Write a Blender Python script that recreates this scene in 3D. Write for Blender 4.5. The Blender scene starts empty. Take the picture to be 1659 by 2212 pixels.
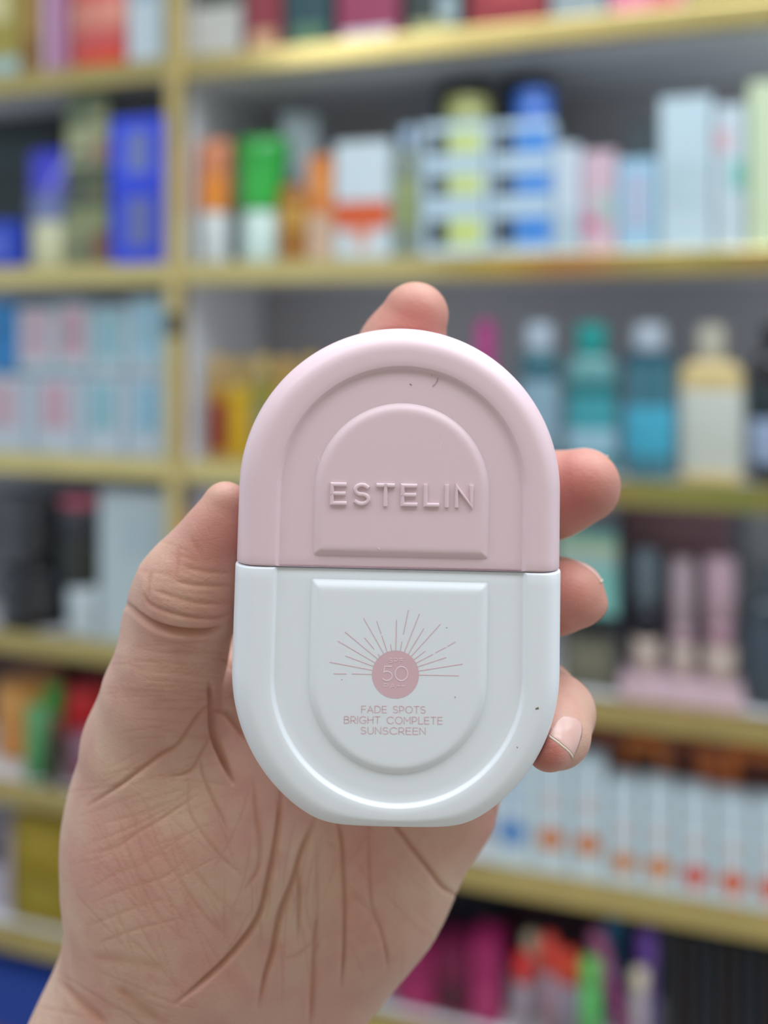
import bpy, bmesh, math, random
import numpy as np
from mathutils import Vector, Matrix

# ---------------------------------------------------------------- camera, light, exposure
F = 2000.0            # focal length in pixels of the 1659 x 2212 frame
CX, HY = 829.5, 720.0 # optical axis (eye level) in the frame
H = 1.45              # eye height
D0 = 170.0            # mm from the lens to the front of the held bottle
sc = bpy.context.scene
C = sc.collection
cam_d = bpy.data.cameras.new('camera')
cam = bpy.data.objects.new('camera', cam_d); C.objects.link(cam)
cam.location = (0, 0, H); cam.rotation_euler = (math.pi/2, 0, 0)
cam_d.sensor_fit = 'VERTICAL'; cam_d.sensor_height = 36.0
cam_d.lens = F/2212*36.0
cam_d.shift_y = -(1106-HY)/2212.0
cam_d.clip_start = 0.01
cam_d.dof.use_dof = True; cam_d.dof.focus_distance = (D0+1.5)/1000; cam_d.dof.aperture_fstop = 5.9
sc.camera = cam
sc.view_settings.view_transform = 'Standard'; sc.view_settings.look = 'None'
sc.view_settings.gamma = 1; sc.view_settings.use_curve_mapping = False
sc.view_settings.exposure = 0.25
world = bpy.data.worlds.new('world'); sc.world = world; world.use_nodes = True
wb = world.node_tree.nodes['Background']
wb.inputs[0].default_value = (0.76, 0.88, 1.0, 1); wb.inputs[1].default_value = 0.76

def area(name, loc, sx, sy, power, rot=(0, 0, 0), col=(0.87, 0.94, 1.0)):
    l = bpy.data.lights.new(name, 'AREA'); l.shape = 'RECTANGLE'; l.size = sx; l.size_y = sy
    l.energy = power; l.color = col
    o = bpy.data.objects.new(name, l); C.objects.link(o); o.location = loc; o.rotation_euler = rot
    return o
area('overhead_light', (0.55, 0.45, 2.70), 1.8, 0.6, 14)
area('overhead_light', (-0.9, -0.25, 2.70), 1.8, 0.5, 13)
area('overhead_light', (1.0, -0.25, 2.70), 1.8, 0.5, 17)

area('overhead_light', (0.15, 0.80, 2.70), 1.8, 0.4, 7, (math.radians(12), 0, 0))  # added lamp, brightens the goods on the shelves

# ---------------------------------------------------------------- materials
MATS = {}
def srgb(c):
    if isinstance(c, str):
        c = tuple(int(c[i:i+2], 16)/255 for i in (0, 2, 4))
    return tuple((x/12.92 if x <= 0.04045 else ((x+0.055)/1.055)**2.4) for x in c)
def mat(c, rough=0.45, metal=0.0, var=0.06, scale=40.0, coat=0.0, trans=0.0, name=None):
    key = (c, rough, metal, var, scale, coat, trans)
    if key in MATS: return MATS[key]
    m = bpy.data.materials.new(name or 'finish'); m.use_nodes = True
    nt = m.node_tree; b = nt.nodes['Principled BSDF']
    r, g, bl = srgb(c)
    no = nt.nodes.new('ShaderNodeTexNoise'); no.inputs['Scale'].default_value = scale
    tc = nt.nodes.new('ShaderNodeTexCoord'); nt.links.new(tc.outputs['Object'], no.inputs['Vector'])
    rp = nt.nodes.new('ShaderNodeValToRGB')
    rp.color_ramp.elements[0].position = 0.3; rp.color_ramp.elements[1].position = 0.7
    rp.color_ramp.elements[0].color = (r*(1-var), g*(1-var), bl*(1-var), 1)
    rp.color_ramp.elements[1].color = (min(1, r*(1+var)), min(1, g*(1+var)), min(1, bl*(1+var)), 1)
    nt.links.new(no.outputs['Fac'], rp.inputs['Fac']); nt.links.new(rp.outputs['Color'], b.inputs['Base Color'])
    b.inputs['Roughness'].default_value = rough; b.inputs['Metallic'].default_value = metal
    b.inputs['Coat Weight'].default_value = coat; b.inputs['Transmission Weight'].default_value = trans
    MATS[key] = m
    return m

# ---------------------------------------------------------------- object helpers
def obj(name, verts, faces, m, parent=None, smooth=False):
    me = bpy.data.meshes.new(name); me.from_pydata([tuple(v) for v in verts], [], faces)
    if m is not None: me.materials.append(m)
    if smooth:
        me.polygons.foreach_set('use_smooth', [True]*len(me.polygons))
    me.update()
    o = bpy.data.objects.new(name, me); C.objects.link(o)
    if parent: o.parent = parent
    return o
def bmobj(name, bm, m, parent=None, smooth=False):
    bmesh.ops.recalc_face_normals(bm, faces=bm.faces)
    me = bpy.data.meshes.new(name); bm.to_mesh(me); bm.free()
    me.materials.append(m)
    if smooth: me.polygons.foreach_set('use_smooth', [True]*len(me.polygons))
    o = bpy.data.objects.new(name, me); C.objects.link(o)
    if parent: o.parent = parent
    return o
def tag(o, label, cat, group=None, kind=None):
    o['label'] = label; o['category'] = cat
    if group: o['group'] = group
    if kind: o['kind'] = kind
    return o
def empty(name, loc=(0, 0, 0), rz=0.0):
    o = bpy.data.objects.new(name, None); C.objects.link(o); o.empty_display_size = 0.02
    o.location = loc; o.rotation_euler = (0, 0, rz)
    return o
def bx(bm, x0, x1, y0, y1, z0, z1, bev=0.0):
    r = bmesh.ops.create_cube(bm, size=1.0)
    for v in r['verts']:
        v.co = Vector(((x0+x1)/2+v.co.x*(x1-x0), (y0+y1)/2+v.co.y*(y1-y0), (z0+z1)/2+v.co.z*(z1-z0)))
    if bev > 0:
        es = list({e for v in r['verts'] for e in v.link_edges})
        bmesh.ops.bevel(bm, geom=es, offset=bev, segments=2, affect='EDGES', profile=0.6)
def box(name, m, parent, x0, x1, y0, y1, z0, z1, bev=0.0):
    bm = bmesh.new(); bx(bm, x0, x1, y0, y1, z0, z1, bev)
    return bmobj(name, bm, m, parent)
def lathe(name, m, parent, prof, seg=28, sy=1.0, c=(0, 0), sq=1.0):
    """profile [(r, z)] swept round; sq < 1 makes the section squarer; sy flattens it"""
    V = []; Fc = []
    n = len(prof)
    for r, z in prof:
        for k in range(seg):
            a = 2*math.pi*k/seg; ca, sa = math.cos(a), math.sin(a)
            x = math.copysign(abs(ca)**sq, ca); y = math.copysign(abs(sa)**sq, sa)
            V.append((c[0]+r*x, c[1]+r*sy*y, z))
    for i in range(n-1):
        for k in range(seg):
            k2 = (k+1) % seg
            Fc.append((i*seg+k, i*seg+k2, (i+1)*seg+k2, (i+1)*seg+k))
    Fc.append(tuple(reversed(range(seg)))); Fc.append(tuple((n-1)*seg+k for k in range(seg)))
    return obj(name, V, Fc, m, parent, smooth=True)
# ---------------------------------------------------------------- the shop: floor, ceiling, walls, shelving
TH = math.radians(17.4); CT, ST = math.cos(TH), math.sin(TH); W0 = 1.47
def wp(s, n, z):                       # along the wall, into the wall, height above eye -> world
    return Vector((s*CT+n*ST, W0-s*ST+n*CT, H+z))
SHOP = {'floor': 0}
def struct(o):
    o['kind'] = 'structure'; return o
f_ = box('floor', mat('b9b5ad', 0.35, 0, 0.04, 3), None, -4, 4, -3, 3, -0.05, 0); struct(f_)
c_ = box('ceiling', mat('e6e6e4', 0.8, 0, 0.02, 3), None, -4, 4, -3, 3, 2.78, 2.83); struct(c_)
wl = box('wall_back', mat('8c8d92', 0.7, 0, 0.04, 3), None, -2.6, 2.2, 0.36, 0.42, 0, 2.78); struct(wl)
wl.location = (0, W0, 0); wl.rotation_euler = (0, 0, -TH)

GOLD = mat('d2bd7c', 0.16, 0.85, 0.05, 12, name='brushed_gold')
GOLD2 = mat('cdb67a', 0.28, 0.8, 0.05, 12, name='gold_post')
WHITE = mat('e9eaee', 0.35, 0, 0.02, 8, name='white_board')
BACK = mat('b4b5bc', 0.55, 0, 0.03, 5, name='grey_back_panel')
UZ = {0: 0.80, 1: 0.452, 2: 0.102, 3: -0.233, 4: -0.560, 5: -0.835, 6: -1.10, 7: -1.36}   # centre of each gold edge
EH = 0.019
TOP = {k: z+EH-0.004 for k, z in UZ.items()}
unit = empty('shelving_unit', (0, W0, 0), -TH)
tag(unit, 'tall white shop shelving with gold shelf edges and grey back panels', 'shelving')
SP = -0.372
def pl(z): return H+z
for (a, b) in ((-1.55, SP-0.012), (SP+0.012, 1.35)):
    for k, z in UZ.items():
        s_ = box('shelf', WHITE, unit, a, b, 0.012, 0.33, pl(z-0.012), pl(z+0.014), 0.002)
        e_ = box('shelf_edge', GOLD, s_, a, b, -0.006, 0.012, pl(z-EH), pl(z+EH), 0.003)
for s in (SP, -1.56, 1.36):
    p_ = box('divider', WHITE, unit, s-0.010, s+0.010, 0.012, 0.33, 0.02, 2.4)
    box('post', GOLD2, unit, s-0.0155, s+0.0155, -0.010, 0.014, 0.0, 2.42, 0.003)
box('post_artefact', mat('4a432a', 0.5, 0.3), unit, SP-0.0115, SP+0.0115, -0.018, -0.009, pl(-0.005), pl(0.035), 0.003)['label'] = 'dark block on the gold post, added for a camera blur artefact'  # block added in place of a camera blur artefact, no real fitting
for (a, b) in ((-1.55, SP-0.012), (SP+0.012, 1.35)):
    box('back_panel', BACK, unit, a, b, 0.33, 0.345, 0.02, 2.4)
box('plinth', mat('3a3a3c', 0.6), unit, -1.55, 1.35, 0.03, 0.33, 0.0, 0.07)
# unseen shelving added behind the camera, for the gold edges to reflect
random.seed(4)
opp = empty('reflector_shelving', (0, -1.25, 0), 0)
tag(opp, 'unseen white shelving of coloured boxes, added for the gold edges to reflect', 'shelving')
for k in range(6):
    box('shelf', WHITE, opp, -1.6, 1.6, -0.3, 0, 0.25+k*0.36, 0.275+k*0.36)
box('back_panel', WHITE, opp, -1.6, 1.6, -0.32, -0.30, 0.0, 2.2)
cols = ['d02820', 'f0902a', '50a850', 'f0d840', 'e8e8ec', 'd87090', '404040', 'f0e8d0', 'c06030', '80b070']
groups = {c: bmesh.new() for c in cols}
for k in range(6):
    x = -1.55
    while x < 1.45:
        w = random.uniform(0.08, 0.26); h = random.uniform(0.2, 0.31)
        bx(groups[random.choice(cols)], x, x+w-0.004, -0.24, -0.02, 0.276+k*0.36, 0.276+k*0.36+h)
        x += w
for c in cols:
    o = bmobj('cartons', groups[c], mat(c, 0.5), opp); o['kind'] = 'stuff'  # boxes added for their colours in the gold reflections
for (x, y) in ((0.55, 0.45), (-0.9, -0.25), (1.0, -0.25), (0.15, 0.95)):  # the panel over the shelf fronts is the casing of the added lamp
    L = empty('overhead_panel', (x, y, 2.78), 0)
    tag(L, {0.15: 'added narrow light panel over the shelf fronts, to brighten the goods', 0.55: 'flat ceiling light panel over the aisle, ahead of the camera', -0.9: 'flat ceiling light panel behind the camera, left', 1.0: 'flat ceiling light panel behind the camera, right'}[x], 'light', 'ceiling light panels')
    box('frame', mat('f0f0f0', 0.4), L, -0.93, 0.93, -0.30, 0.30, -0.03, 0.0, 0.004)

# ---------------------------------------------------------------- goods on the shelves
def sat(px, n):
    t = (px-CX)/F
    return (t*(W0+n*CT)-n*ST)/(CT+t*ST)
def span(px0, px1, n=0.03):
    s0, s1 = sat(px0, n), sat(px1, n)
    return (s0+s1)/2, s1-s0
def hz(px, py, n):                      # height above eye of a picture point on the plane n behind the shelf edge
    s = sat(px, n); return (HY-py)/F*(W0-s*ST+n*CT)
LAST = [0.0]
def spot(px0, px1, ptop, shelf, n, pbot=None, dep=None):
    s, w = span(px0, px1, n)
    pm = (px0+px1)/2
    zt = hz(pm, ptop, n)
    zt = min(zt, UZ[shelf-1]-0.022)
    zb = TOP[shelf]+0.0005 if pbot is None else (LAST[0]+0.0006 if pbot == 'on' else hz(pm, pbot, n))
    LAST[0] = zt
    d = dep if dep else min(0.09, max(0.03, w*0.8))
    return s, w, zb, zt-zb, d
def root(name, s, n, zb, label, cat, group=None, rz=0.0):
    p = wp(s, n, zb)
    return tag(empty(name, p, -TH+rz), label, cat, group)

def carton(px0, px1, ptop, shelf, col, label, prints=(), n=0.03, pbot=None, dep=None, group=None, zoff=0, name='carton', flap=True, gap=0.002, rz=0.0, rough=0.4):
    """prints: (x0, x1, z0, z1, colour) as fractions of the front face; '~' colour prefix makes a round mark"""
    s, w, zb, h, d = spot(px0, px1, ptop, shelf, n, pbot, dep)
    w -= gap
    r = root(name, s, n+d/2, zb+zoff, label, 'box', group, rz)
    cm = mat(col, rough, 0, 0.03, 25)
    box('body', cm, r, -w/2, w/2, -d/2, d/2, 0, h-0.0012, 0.0012)
    if flap: box('tuck_flap', cm, r, -w/2+0.0015, w/2-0.0015, -d/2+0.002, d/2-0.002, h-0.0012, h, 0.0003)
    for (a, b, c0, c1, pc) in prints:
        x0, x1, z0, z1 = (a-0.5)*w, (b-0.5)*w, c0*h, c1*h
        if pc[0] == '~':
            bm = bmesh.new()
            bmesh.ops.create_circle(bm, cap_ends=True, radius=(x1-x0)/2, segments=24)
            for v in bm.verts: v.co = Vector(((x0+x1)/2+v.co.x, -d/2-0.0006, (z0+z1)/2+v.co.y))
            e = bmesh.ops.extrude_face_region(bm, geom=list(bm.faces))
            for v in e['geom']:
                if isinstance(v, bmesh.types.BMVert): v.co.y += 0.0005
            bmobj('printed_dot', bm, mat(pc[1:], 0.45), r)
        else:
            box('printed_panel', mat(pc, 0.45), r, x0, x1, -d/2-0.0006, -d/2-0.0001, z0, z1)
    return r
def bottle(px0, px1, ptop, shelf, col, capc, label, n=0.06, capfrac=0.16, capw=0.5, lab=None, labz=(0.12, 0.6), shoulder=0.14, group=None, name='bottle', sy=0.6, sq=0.8, pbot=None, trans=0.0, extra=None, cat='bottle', rough=0.2):
    s, w, zb, h, d = spot(px0, px1, ptop, shelf, n, pbot)
    R = w/2*0.97
    r = root(name, s, n+R*sy, zb, label, cat, group)
    hb = h*(1-capfrac); sh = h*shoulder; cr = R*capw
    body = [(R*0.90, 0), (R*0.98, 0.003), (R, 0.008), (R, hb-sh)]
    for k in range(1, 7):
        a = k/6*math.pi/2
        body.append((cr*0.85+(R-cr*0.85)*math.cos(a), hb-sh+sh*0.9*math.sin(a)))
    body.append((cr*0.85, hb))
    lathe('body', mat(col, rough, 0, 0.05, 20, 0.3, trans), r, body, 28, sy, sq=sq)
    lathe('cap', mat(capc, 0.35, 0, 0.03), r, [(cr*0.9, hb-0.001), (cr, hb+0.001), (cr, h-0.003), (cr*0.93, h-0.0005), (cr*0.4, h)], 24, max(sy, 0.8))
    if lab:
        lathe('label', mat(lab, 0.4, 0, 0.03), r, [(R*1.006, h*labz[0]), (R*1.012, h*labz[0]+0.0005), (R*1.012, h*labz[1]-0.0005), (R*1.006, h*labz[1])], 28, sy, sq=sq)
    if extra:
        for (ec, z0, z1) in extra:
            lathe('printed_band', mat(ec, 0.4, 0, 0.03), r, [(R*1.014, h*z0), (R*1.019, h*z0+0.0004), (R*1.019, h*z1-0.0004), (R*1.014, h*z1)], 28, sy, sq=sq)
    return r
def tube(px0, px1, ptop, shelf, col, capc, label, n=0.05, capfrac=0.14, group=None, bands=(), pbot=None, rz=0.0, lean=0.0, flat=0.12):
    s, w, zb, h, d = spot(px0, px1, ptop, shelf, n, pbot)
    R = w/2
    r = root('squeeze_tube', s, n+R, zb, label, 'tube', group, rz)
    r.rotation_euler = (0, lean, -TH+rz)
    hc = h*capfrac; seg = 24; V = []; Fc = []; N = 12
    for i in range(N+1):
        t = i/N; z = hc+(h-hc)*t
        rx = R*(0.82+0.18*t); ry = R*(0.82*(1-t)**0.8+flat*t)
        for k in range(seg):
            a = 2*math.pi*k/seg; V.append((rx*math.cos(a), ry*math.sin(a), z))
    for i in range(N):
        for k in range(seg):
            k2 = (k+1) % seg; Fc.append((i*seg+k, i*seg+k2, (i+1)*seg+k2, (i+1)*seg+k))
    Fc.append(tuple(reversed(range(seg)))); Fc.append(tuple(N*seg+k for k in range(seg)))
    body = obj('body', V, Fc, mat(col, 0.22, 0, 0.04, 20, 0.5), r, True)
    lathe('cap', mat(capc, 0.3), r, [(R*0.78, 0), (R*0.8, 0.002), (R*0.8, hc-0.001), (R*0.77, hc)], 24)
    for (bc, t0, t1) in bands:
        V = []; Fc = []
        for i in range(5):
            t = t0+(t1-t0)*i/4; z = hc+(h-hc)*t
            rx = R*(0.82+0.18*t)*1.01+0.0003; ry = R*(0.82*(1-t)**0.8+flat*t)*1.01+0.0003
            for k in range(seg):
                a = 2*math.pi*k/seg; V.append((rx*math.cos(a), ry*math.sin(a), z))
        for i in range(4):
            for k in range(seg):
                k2 = (k+1) % seg; Fc.append((i*seg+k, i*seg+k2, (i+1)*seg+k2, (i+1)*seg+k))
        obj('printed_band', V, Fc, mat(bc, 0.3, 0, 0.04, 20, 0.4), r, True)
    return r
def jar(px0, px1, ptop, shelf, col, capc, label, n=0.05, capfrac=0.35, group=None, pbot=None, band=None, rough=0.3):
    s, w, zb, h, d = spot(px0, px1, ptop, shelf, n, pbot)
    R = w/2
    r = root('jar', s, n+R, zb, label, 'jar', group)
    hb = h*(1-capfrac)
    lathe('body', mat(col, rough, 0, 0.04, 20, 0.3), r, [(R*0.85, 0), (R*0.95, 0.003), (R*0.97, 0.008), (R*0.97, hb-0.004), (R*0.9, hb)], 28)
    lathe('lid', mat(capc, 0.3, 0, 0.04, 20, 0.3), r, [(R*0.99, hb), (R, hb+0.002), (R, h-0.005), (R*0.95, h-0.001), (R*0.6, h)], 28)
    if band: lathe('label', mat(band, 0.4), r, [(R*0.98, hb*0.25), (R*0.985, hb*0.27), (R*0.985, hb*0.78), (R*0.98, hb*0.8)], 28)
    return r
def stick(px0, px1, ptop, shelf, col, capc, label, n=0.06, capfrac=0.4, group=None, pbot=None, lean=0.0, ly=0.0, name='lip_gloss', cat='lip gloss', round_top=True):
    s, w, zb, h, d = spot(px0, px1, ptop, shelf, n, pbot)
    R = w/2
    r = root(name, s, n+R, zb, label, cat, group)
    r.rotation_euler = (ly, lean, -TH)
    if lean: r.location.z += R*abs(math.sin(lean))
    hb = h*(1-capfrac)
    lathe('barrel', mat(col, 0.25, 0, 0.04, 30, 0.5), r, [(R*0.8, 0), (R*0.9, 0.002), (R*0.9, hb)], 20)
    top = [(R*0.96, hb), (R, hb+0.001), (R, h-R*0.9)]
    if round_top:
        top += [(R*math.cos(a), h-R*0.9+R*0.9*math.sin(a)) for a in (0.4, 0.8, 1.2, 1.45)]
    else:
        top += [(R, h-0.002), (R*0.92, h)]
    lathe('cap', mat(capc, 0.25, 0, 0.04, 30, 0.5), r, top, 20)
    return r

# --- top row, bottoms only in view
carton(-60, 42, -150, 1, 'a89a4c', 'olive yellow carton at the left end of the top row', [(0.0, 1, 0.0, 0.16, 'a9c6c4'), (0.2, 0.8, 0.4, 0.8, 'd8cf9a')])
carton(46, 88, -140, 1, '8e6838', 'narrow brown carton on the top row beside the olive one', [(0.1, 0.9, 0.3, 0.7, 'b08a50')])
carton(92, 132, -130, 1, 'cfb6cc', 'pale lilac carton beside the red orange bottle', [(0.5, 1.0, 0.0, 1.0, 'a85a98')])
bottle(134, 268, -160, 1, 'd8421c', 'e8e0dc', 'big red orange bottle with a pink panel on the top row', n=0.03, lab='cf5a58', labz=(0.15, 0.7), extra=[('d98a78', 0.3, 0.5)])
carton(276, 352, -150, 1, 'c3d2da', 'pale blue white carton just left of the gold post on the top row', [(0.2, 0.8, 0.5, 0.8, '8fa9bf')])
carton(418, 520, -150, 1, 'b9b9b4', 'grey white carton with a dark top right of the gold post', [(0.0, 1, 0.42, 1.0, '3a4038')])
carton(530, 608, -160, 1, '86303c', 'dark red carton with a beige foot on the top row', [(0.15, 0.85, 0.02, 0.2, 'c9a07c')])
carton(616, 716, -160, 1, '20444c', 'dark teal carton with a green foot on the top row', [(0.15, 0.85, 0.02, 0.22, '54785c')])
carton(728, 862, -160, 1, '8e3052', 'wine pink carton with a white foot on the top row', [(0.08, 0.9, 0.03, 0.14, 'd8d6e4')])
carton(876, 995, -160, 1, '20302e', 'near black carton with a pale olive foot on the top row', [(0.1, 0.85, 0.02, 0.17, 'a3a778'), (0.6, 0.95, 0.12, 0.4, '93a6ac')])
carton(1012, 1182, -170, 1, '8a1420', 'deep red wide carton on the top row', [(0.25, 0.75, 0.3, 0.6, 'b03a3c')])
carton(1190, 1306, -170, 1, '8b979c', 'plain grey carton on the top row right of the red one', [(0.2, 0.8, 0.4, 0.7, 'a9b3b8')])
carton(1318, 1478, -170, 1, 'd0708e', 'pink carton on the top row towards the right end', [(0.55, 0.95, 0.0, 0.5, 'b84a60')])
carton(1486, 1700, -170, 1, '8c7c3c', 'dull gold carton at the right end of the top row', [(0.2, 0.8, 0.4, 0.7, 'b0a060')])

# --- second row, left bay
carton(-60, 34, 478, 2, '2846c0', 'low blue carton at the left end of the second row', [(0.2, 0.8, 0.3, 0.7, '5a70d0')], n=0.02)
carton(-70, 130, 225, 2, '1c2a2c', 'tall black green carton behind the blue tube', n=0.16, prints=[(0.2, 0.7, 0.7, 0.9, '2c3c40')])
tube(22, 132, 315, 2, '3c40c8', 'c8c8a4', 'blue and mauve squeeze tube standing on a beige cap', n=0.016, capfrac=0.40, bands=[('6a76a8', 0.0, 0.30), ('56589e', 0.30, 0.42)], flat=0.3)
for i, (pt, c1, c2, lb) in enumerate(((449, '868e66', '7a5040', 'khaki carton at the bottom of the stack by the blue boxes'), (359, '4e5644', '6a6c50', 'dark moss carton, third from the top of its stack'), (272, 'a0a47e', '8a6a58', 'pale khaki carton, second from the top of its stack'), (195, '6c7a5a', '8c8c6c', 'olive khaki carton, topmost of its stack by the blue boxes'))):
    carton(142, 232, pt, 2, c1, lb, [(0.62, 1.0, 0.1, 0.6, c2), (0.15, 0.5, 0.15, 0.4, '586058')], n=0.03, pbot='on' if i else None, group='khaki cartons in one stack', dep=0.07)
carton(240, 368, 400, 2, '3048d8', 'lower of the two bright blue boxes beside the gold post', [(0.25, 0.7, 0.25, 0.85, '6872ac')], n=0.03, group='two stacked blue boxes', dep=0.08)
carton(240, 362, 252, 2, '3650e4', 'upper of the two bright blue boxes beside the gold post', [(0.28, 0.68, 0.18, 0.8, '7480b4')], n=0.03, pbot='on', group='two stacked blue boxes', dep=0.08)
carton(238, 356, 205, 2, '14141c', 'flat black carton on top of the two blue boxes', n=0.04, pbot='on', dep=0.07, flap=False, prints=[(0.3, 0.7, 0.4, 0.6, '2a2a38')])
# --- second row, right bay
tube(412, 482, 298, 2, 'c87a50', 'c3cacb', 'small orange tube with a white foot beside the gold post', n=0.02, capfrac=0.42, bands=[('dc8428', 0.02, 0.5)], flat=0.5)
tube(486, 600, 292, 2, '1c9a34', 'c2d8d2', 'glossy green squeeze tube standing on a pale cap', n=0.02, capfrac=0.42, bands=[('2aa83e', 0.05, 0.55)], flat=0.7)
carton(598, 672, 245, 2, 'b9ccd4', 'white carton standing askew behind the amber bottle', n=0.12, rz=0.5, dep=0.05, prints=[(0.2, 0.8, 0.2, 0.6, '9fb4c0')])
bottle(594, 656, 360, 2, '9a641c', '6a7078', 'small amber bottle with a grey cap left of the orange carton', n=0.03, lab='b98c3c', labz=(0.35, 0.6))
carton(664, 722, 335, 2, 'd07a34', 'narrow orange carton between amber bottle and white carton', [(0, 1, 0, 0.45, 'c8ab92'), (0.3, 0.8, 0.6, 0.85, 'e0954c')], n=0.04, pbot=None)
carton(722, 842, 305, 2, 'c3d1d8', 'white carton with a broad orange stripe', [(0, 1, 0.27, 0.5, 'd0592c'), (0.35, 0.65, 0.12, 0.27, 'd09a88')], n=0.03)
bottle(846, 906, 272, 2, '7e8a7c', 'a9c2dc', 'slim grey olive bottle with a pale blue cap', n=0.04, lab='8f9a68', labz=(0.25, 0.6), sq=0.6)
# stack of six long boxes, ends to the front
for k, (pt, nm) in enumerate(((444, 'bottom'), (356, 'middle'), (262, 'top'))):
    carton(908, 1052, pt, 2, 'b4cbda', f'white box with black and lime mark, {nm} of the left pile', [(0.12, 0.40, 0.24, 0.76, '141c20'), (0.42, 0.94, 0.24, 0.76, 'bcca7c')], n=0.03, pbot='on' if k else None, group='white boxes with black and lime marks', dep=0.28, flap=False)
top_ = LAST[0]
jar(950, 1052, 205, 2, 'a4a864', 'a8ab68', 'olive yellow round jar on top of the lime marked boxes', n=0.04, pbot='on')
LAST[0] = top_
jar(928, 1044, 150, 2, '1c222c', '1a1e28', 'black round tub at the back behind the olive jar', n=0.15, pbot='on', capfrac=0.3)
for k, (pt, nm) in enumerate(((442, 'bottom'), (354, 'middle'), (260, 'top'))):
    carton(1056, 1196, pt, 2, 'b4cbda', f'white box with black and blue mark, {nm} of the right pile', [(0.08, 0.38, 0.24, 0.78, '141c26'), (0.40, 0.97, 0.24, 0.78, '3c80cc')], n=0.03, pbot='on' if k else None, group='white boxes with black and blue marks', dep=0.28, flap=False)
top_ = LAST[0]
jar(1102, 1192, 188, 2, '3c70c8', '3a6cc6', 'blue round jar on top of the blue marked boxes', n=0.04, pbot='on')
LAST[0] = top_
jar(1072, 1192, 140, 2, '10141e', '141824', 'black round tub at the back behind the blue jar', n=0.15, pbot='on', capfrac=0.3)
carton(1198, 1254, 312, 2, 'bccad8', 'plain white carton right of the stacked boxes', [(0, 1, 0.0, 0.4, 'a9bcc9')], n=0.03)
carton(1256, 1332, 325, 2, 'c4aab8', 'pale pink carton with a round pink mark', [(0.02, 0.5, 0.2, 0.42, '~c8648c'), (0.35, 1.0, 0.32, 0.6, 'a8b4b4')], n=0.03)
carton(1334, 1420, 342, 2, '94bad2', 'light blue carton with a mauve centre panel', [(0.3, 0.7, 0.28, 0.84, 'a9a8be')], n=0.03)
carton(1362, 1430, 262, 2, '5e7076', 'slate carton standing behind the light blue one', n=0.16, prints=[(0.2, 0.8, 0.3, 0.6, '7a8c92')])
carton(1424, 1540, 208, 2, 'b2c6d0', 'tall white carton, widest on the second row', [(0.1, 0.9, 0.3, 0.6, 'a9bdc6')], n=0.03)
carton(1544, 1612, 226, 2, 'b4c4cc', 'tall white carton with a teal and a pink mark', [(0.5, 1.0, 0.42, 0.62, '78b4ac'), (0.0, 0.5, 0.68, 0.84, 'c8a8b0')], n=0.03)
carton(1616, 1760, 172, 2, 'bccbaa', 'pale green carton at the right end of the second row', [(0.4, 0.9, 0.2, 0.9, 'c6d0b4')], n=0.03)

# --- third row, left bay: two tiers of cartons
row = [(-62, 64, 'bfa6b2', 'mauve pink'), (68, 172, 'c09eac', 'rose pink'), (176, 266, '86b2be', 'teal'), (270, 366, '8cb6cc', 'pale blue')]
for a, b, c, nm in row:
    carton(a, b, 810, 3, 'b2c0cc', f'white carton with a {nm} panel, lower tier of the left bay', [(0.2, 0.8, 0.3, 0.9, c), (0.3, 0.7, 0.05, 0.18, 'c4ccd4')], n=0.03, group='lower tier of the pink and blue cartons', dep=0.1)
tier_ = LAST[0]
row = [(-60, 34, '2a7ab8', 650), (38, 118, 'c2a4b2', 662), (122, 192, 'c09aa8', 655), (196, 272, '8ab2bd', 660), (276, 366, '96bdd0', 640)]
nm3 = ['bright blue', 'first pink', 'second pink', 'teal', 'sky blue']
for (a, b, c, pt), nm in zip(row, nm3):
    LAST[0] = hz(150, 810, 0.03)+0.004
    carton(a, b, pt, 3, 'b0c2ca' if nm != 'bright blue' else '2a7ab8', f'white carton with a {nm} panel, upper tier of the left bay' if nm != 'bright blue' else 'bright blue carton on the upper tier of the left bay', [(0.12, 0.88, 0.2, 0.92, c), (0.3, 0.7, 0.45, 0.62, 'b9b9c6' if 'pink' in nm else 'a0c4d0')], n=0.03, pbot='on', group='upper tier of the pink and blue cartons', dep=0.1)
# --- third row, right bay
for i, (a, b, c, cp, lb) in enumerate(((440, 482, 'b08418', 'c8a458', 'amber bottle with gold cap nearest the post'), (486, 530, 'c4a008', 'b89640', 'yellow bottle with gold cap, second from the post'), (534, 580, '8c8420', 'c4a860', 'olive gold bottle, third from the post'), (584, 632, 'b89010', 'c8a050', 'yellow bottle half hidden by the held compact, left'), (636, 684, 'b08a18', 'b89640', 'yellow bottle behind the top of the held compact'))):
    bottle(a, b, 768+6*(i % 2), 3, c, cp, lb, n=0.04, capfrac=0.24, capw=0.7, lab=('8e3c24', 'd0a41c', '8a8a5c', 'c09a20', 'a8801c')[i], labz=(0.08, 0.55), group='gold capped yellow bottles', sq=1.0, sy=1.0)
bottle(1012, 1075, 690, 3, 'b8408c', 'c04a92', 'magenta tube shaped bottle behind the held compact', n=0.05, capfrac=0.3, capw=0.7, sq=1.0, sy=0.9)
bottle(1118, 1206, 698, 3, '2a6674', 'b8c8d8', 'dark teal bottle with a white cap, half behind the compact', n=0.04, lab='7e9cac', labz=(0.15, 0.62), capw=0.72, capfrac=0.18, shoulder=0.12, extra=[('20505e', 0.64, 0.70)])
bottle(1218, 1332, 698, 3, '5c9498', '1c9c98', 'teal bottle with a bright green cap', n=0.04, lab='368e98', labz=(0.08, 0.52), capw=0.62, capfrac=0.2, shoulder=0.12, extra=[('8cb0c2', 0.14, 0.30), ('1c6c70', 0.52, 0.62)])
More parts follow.
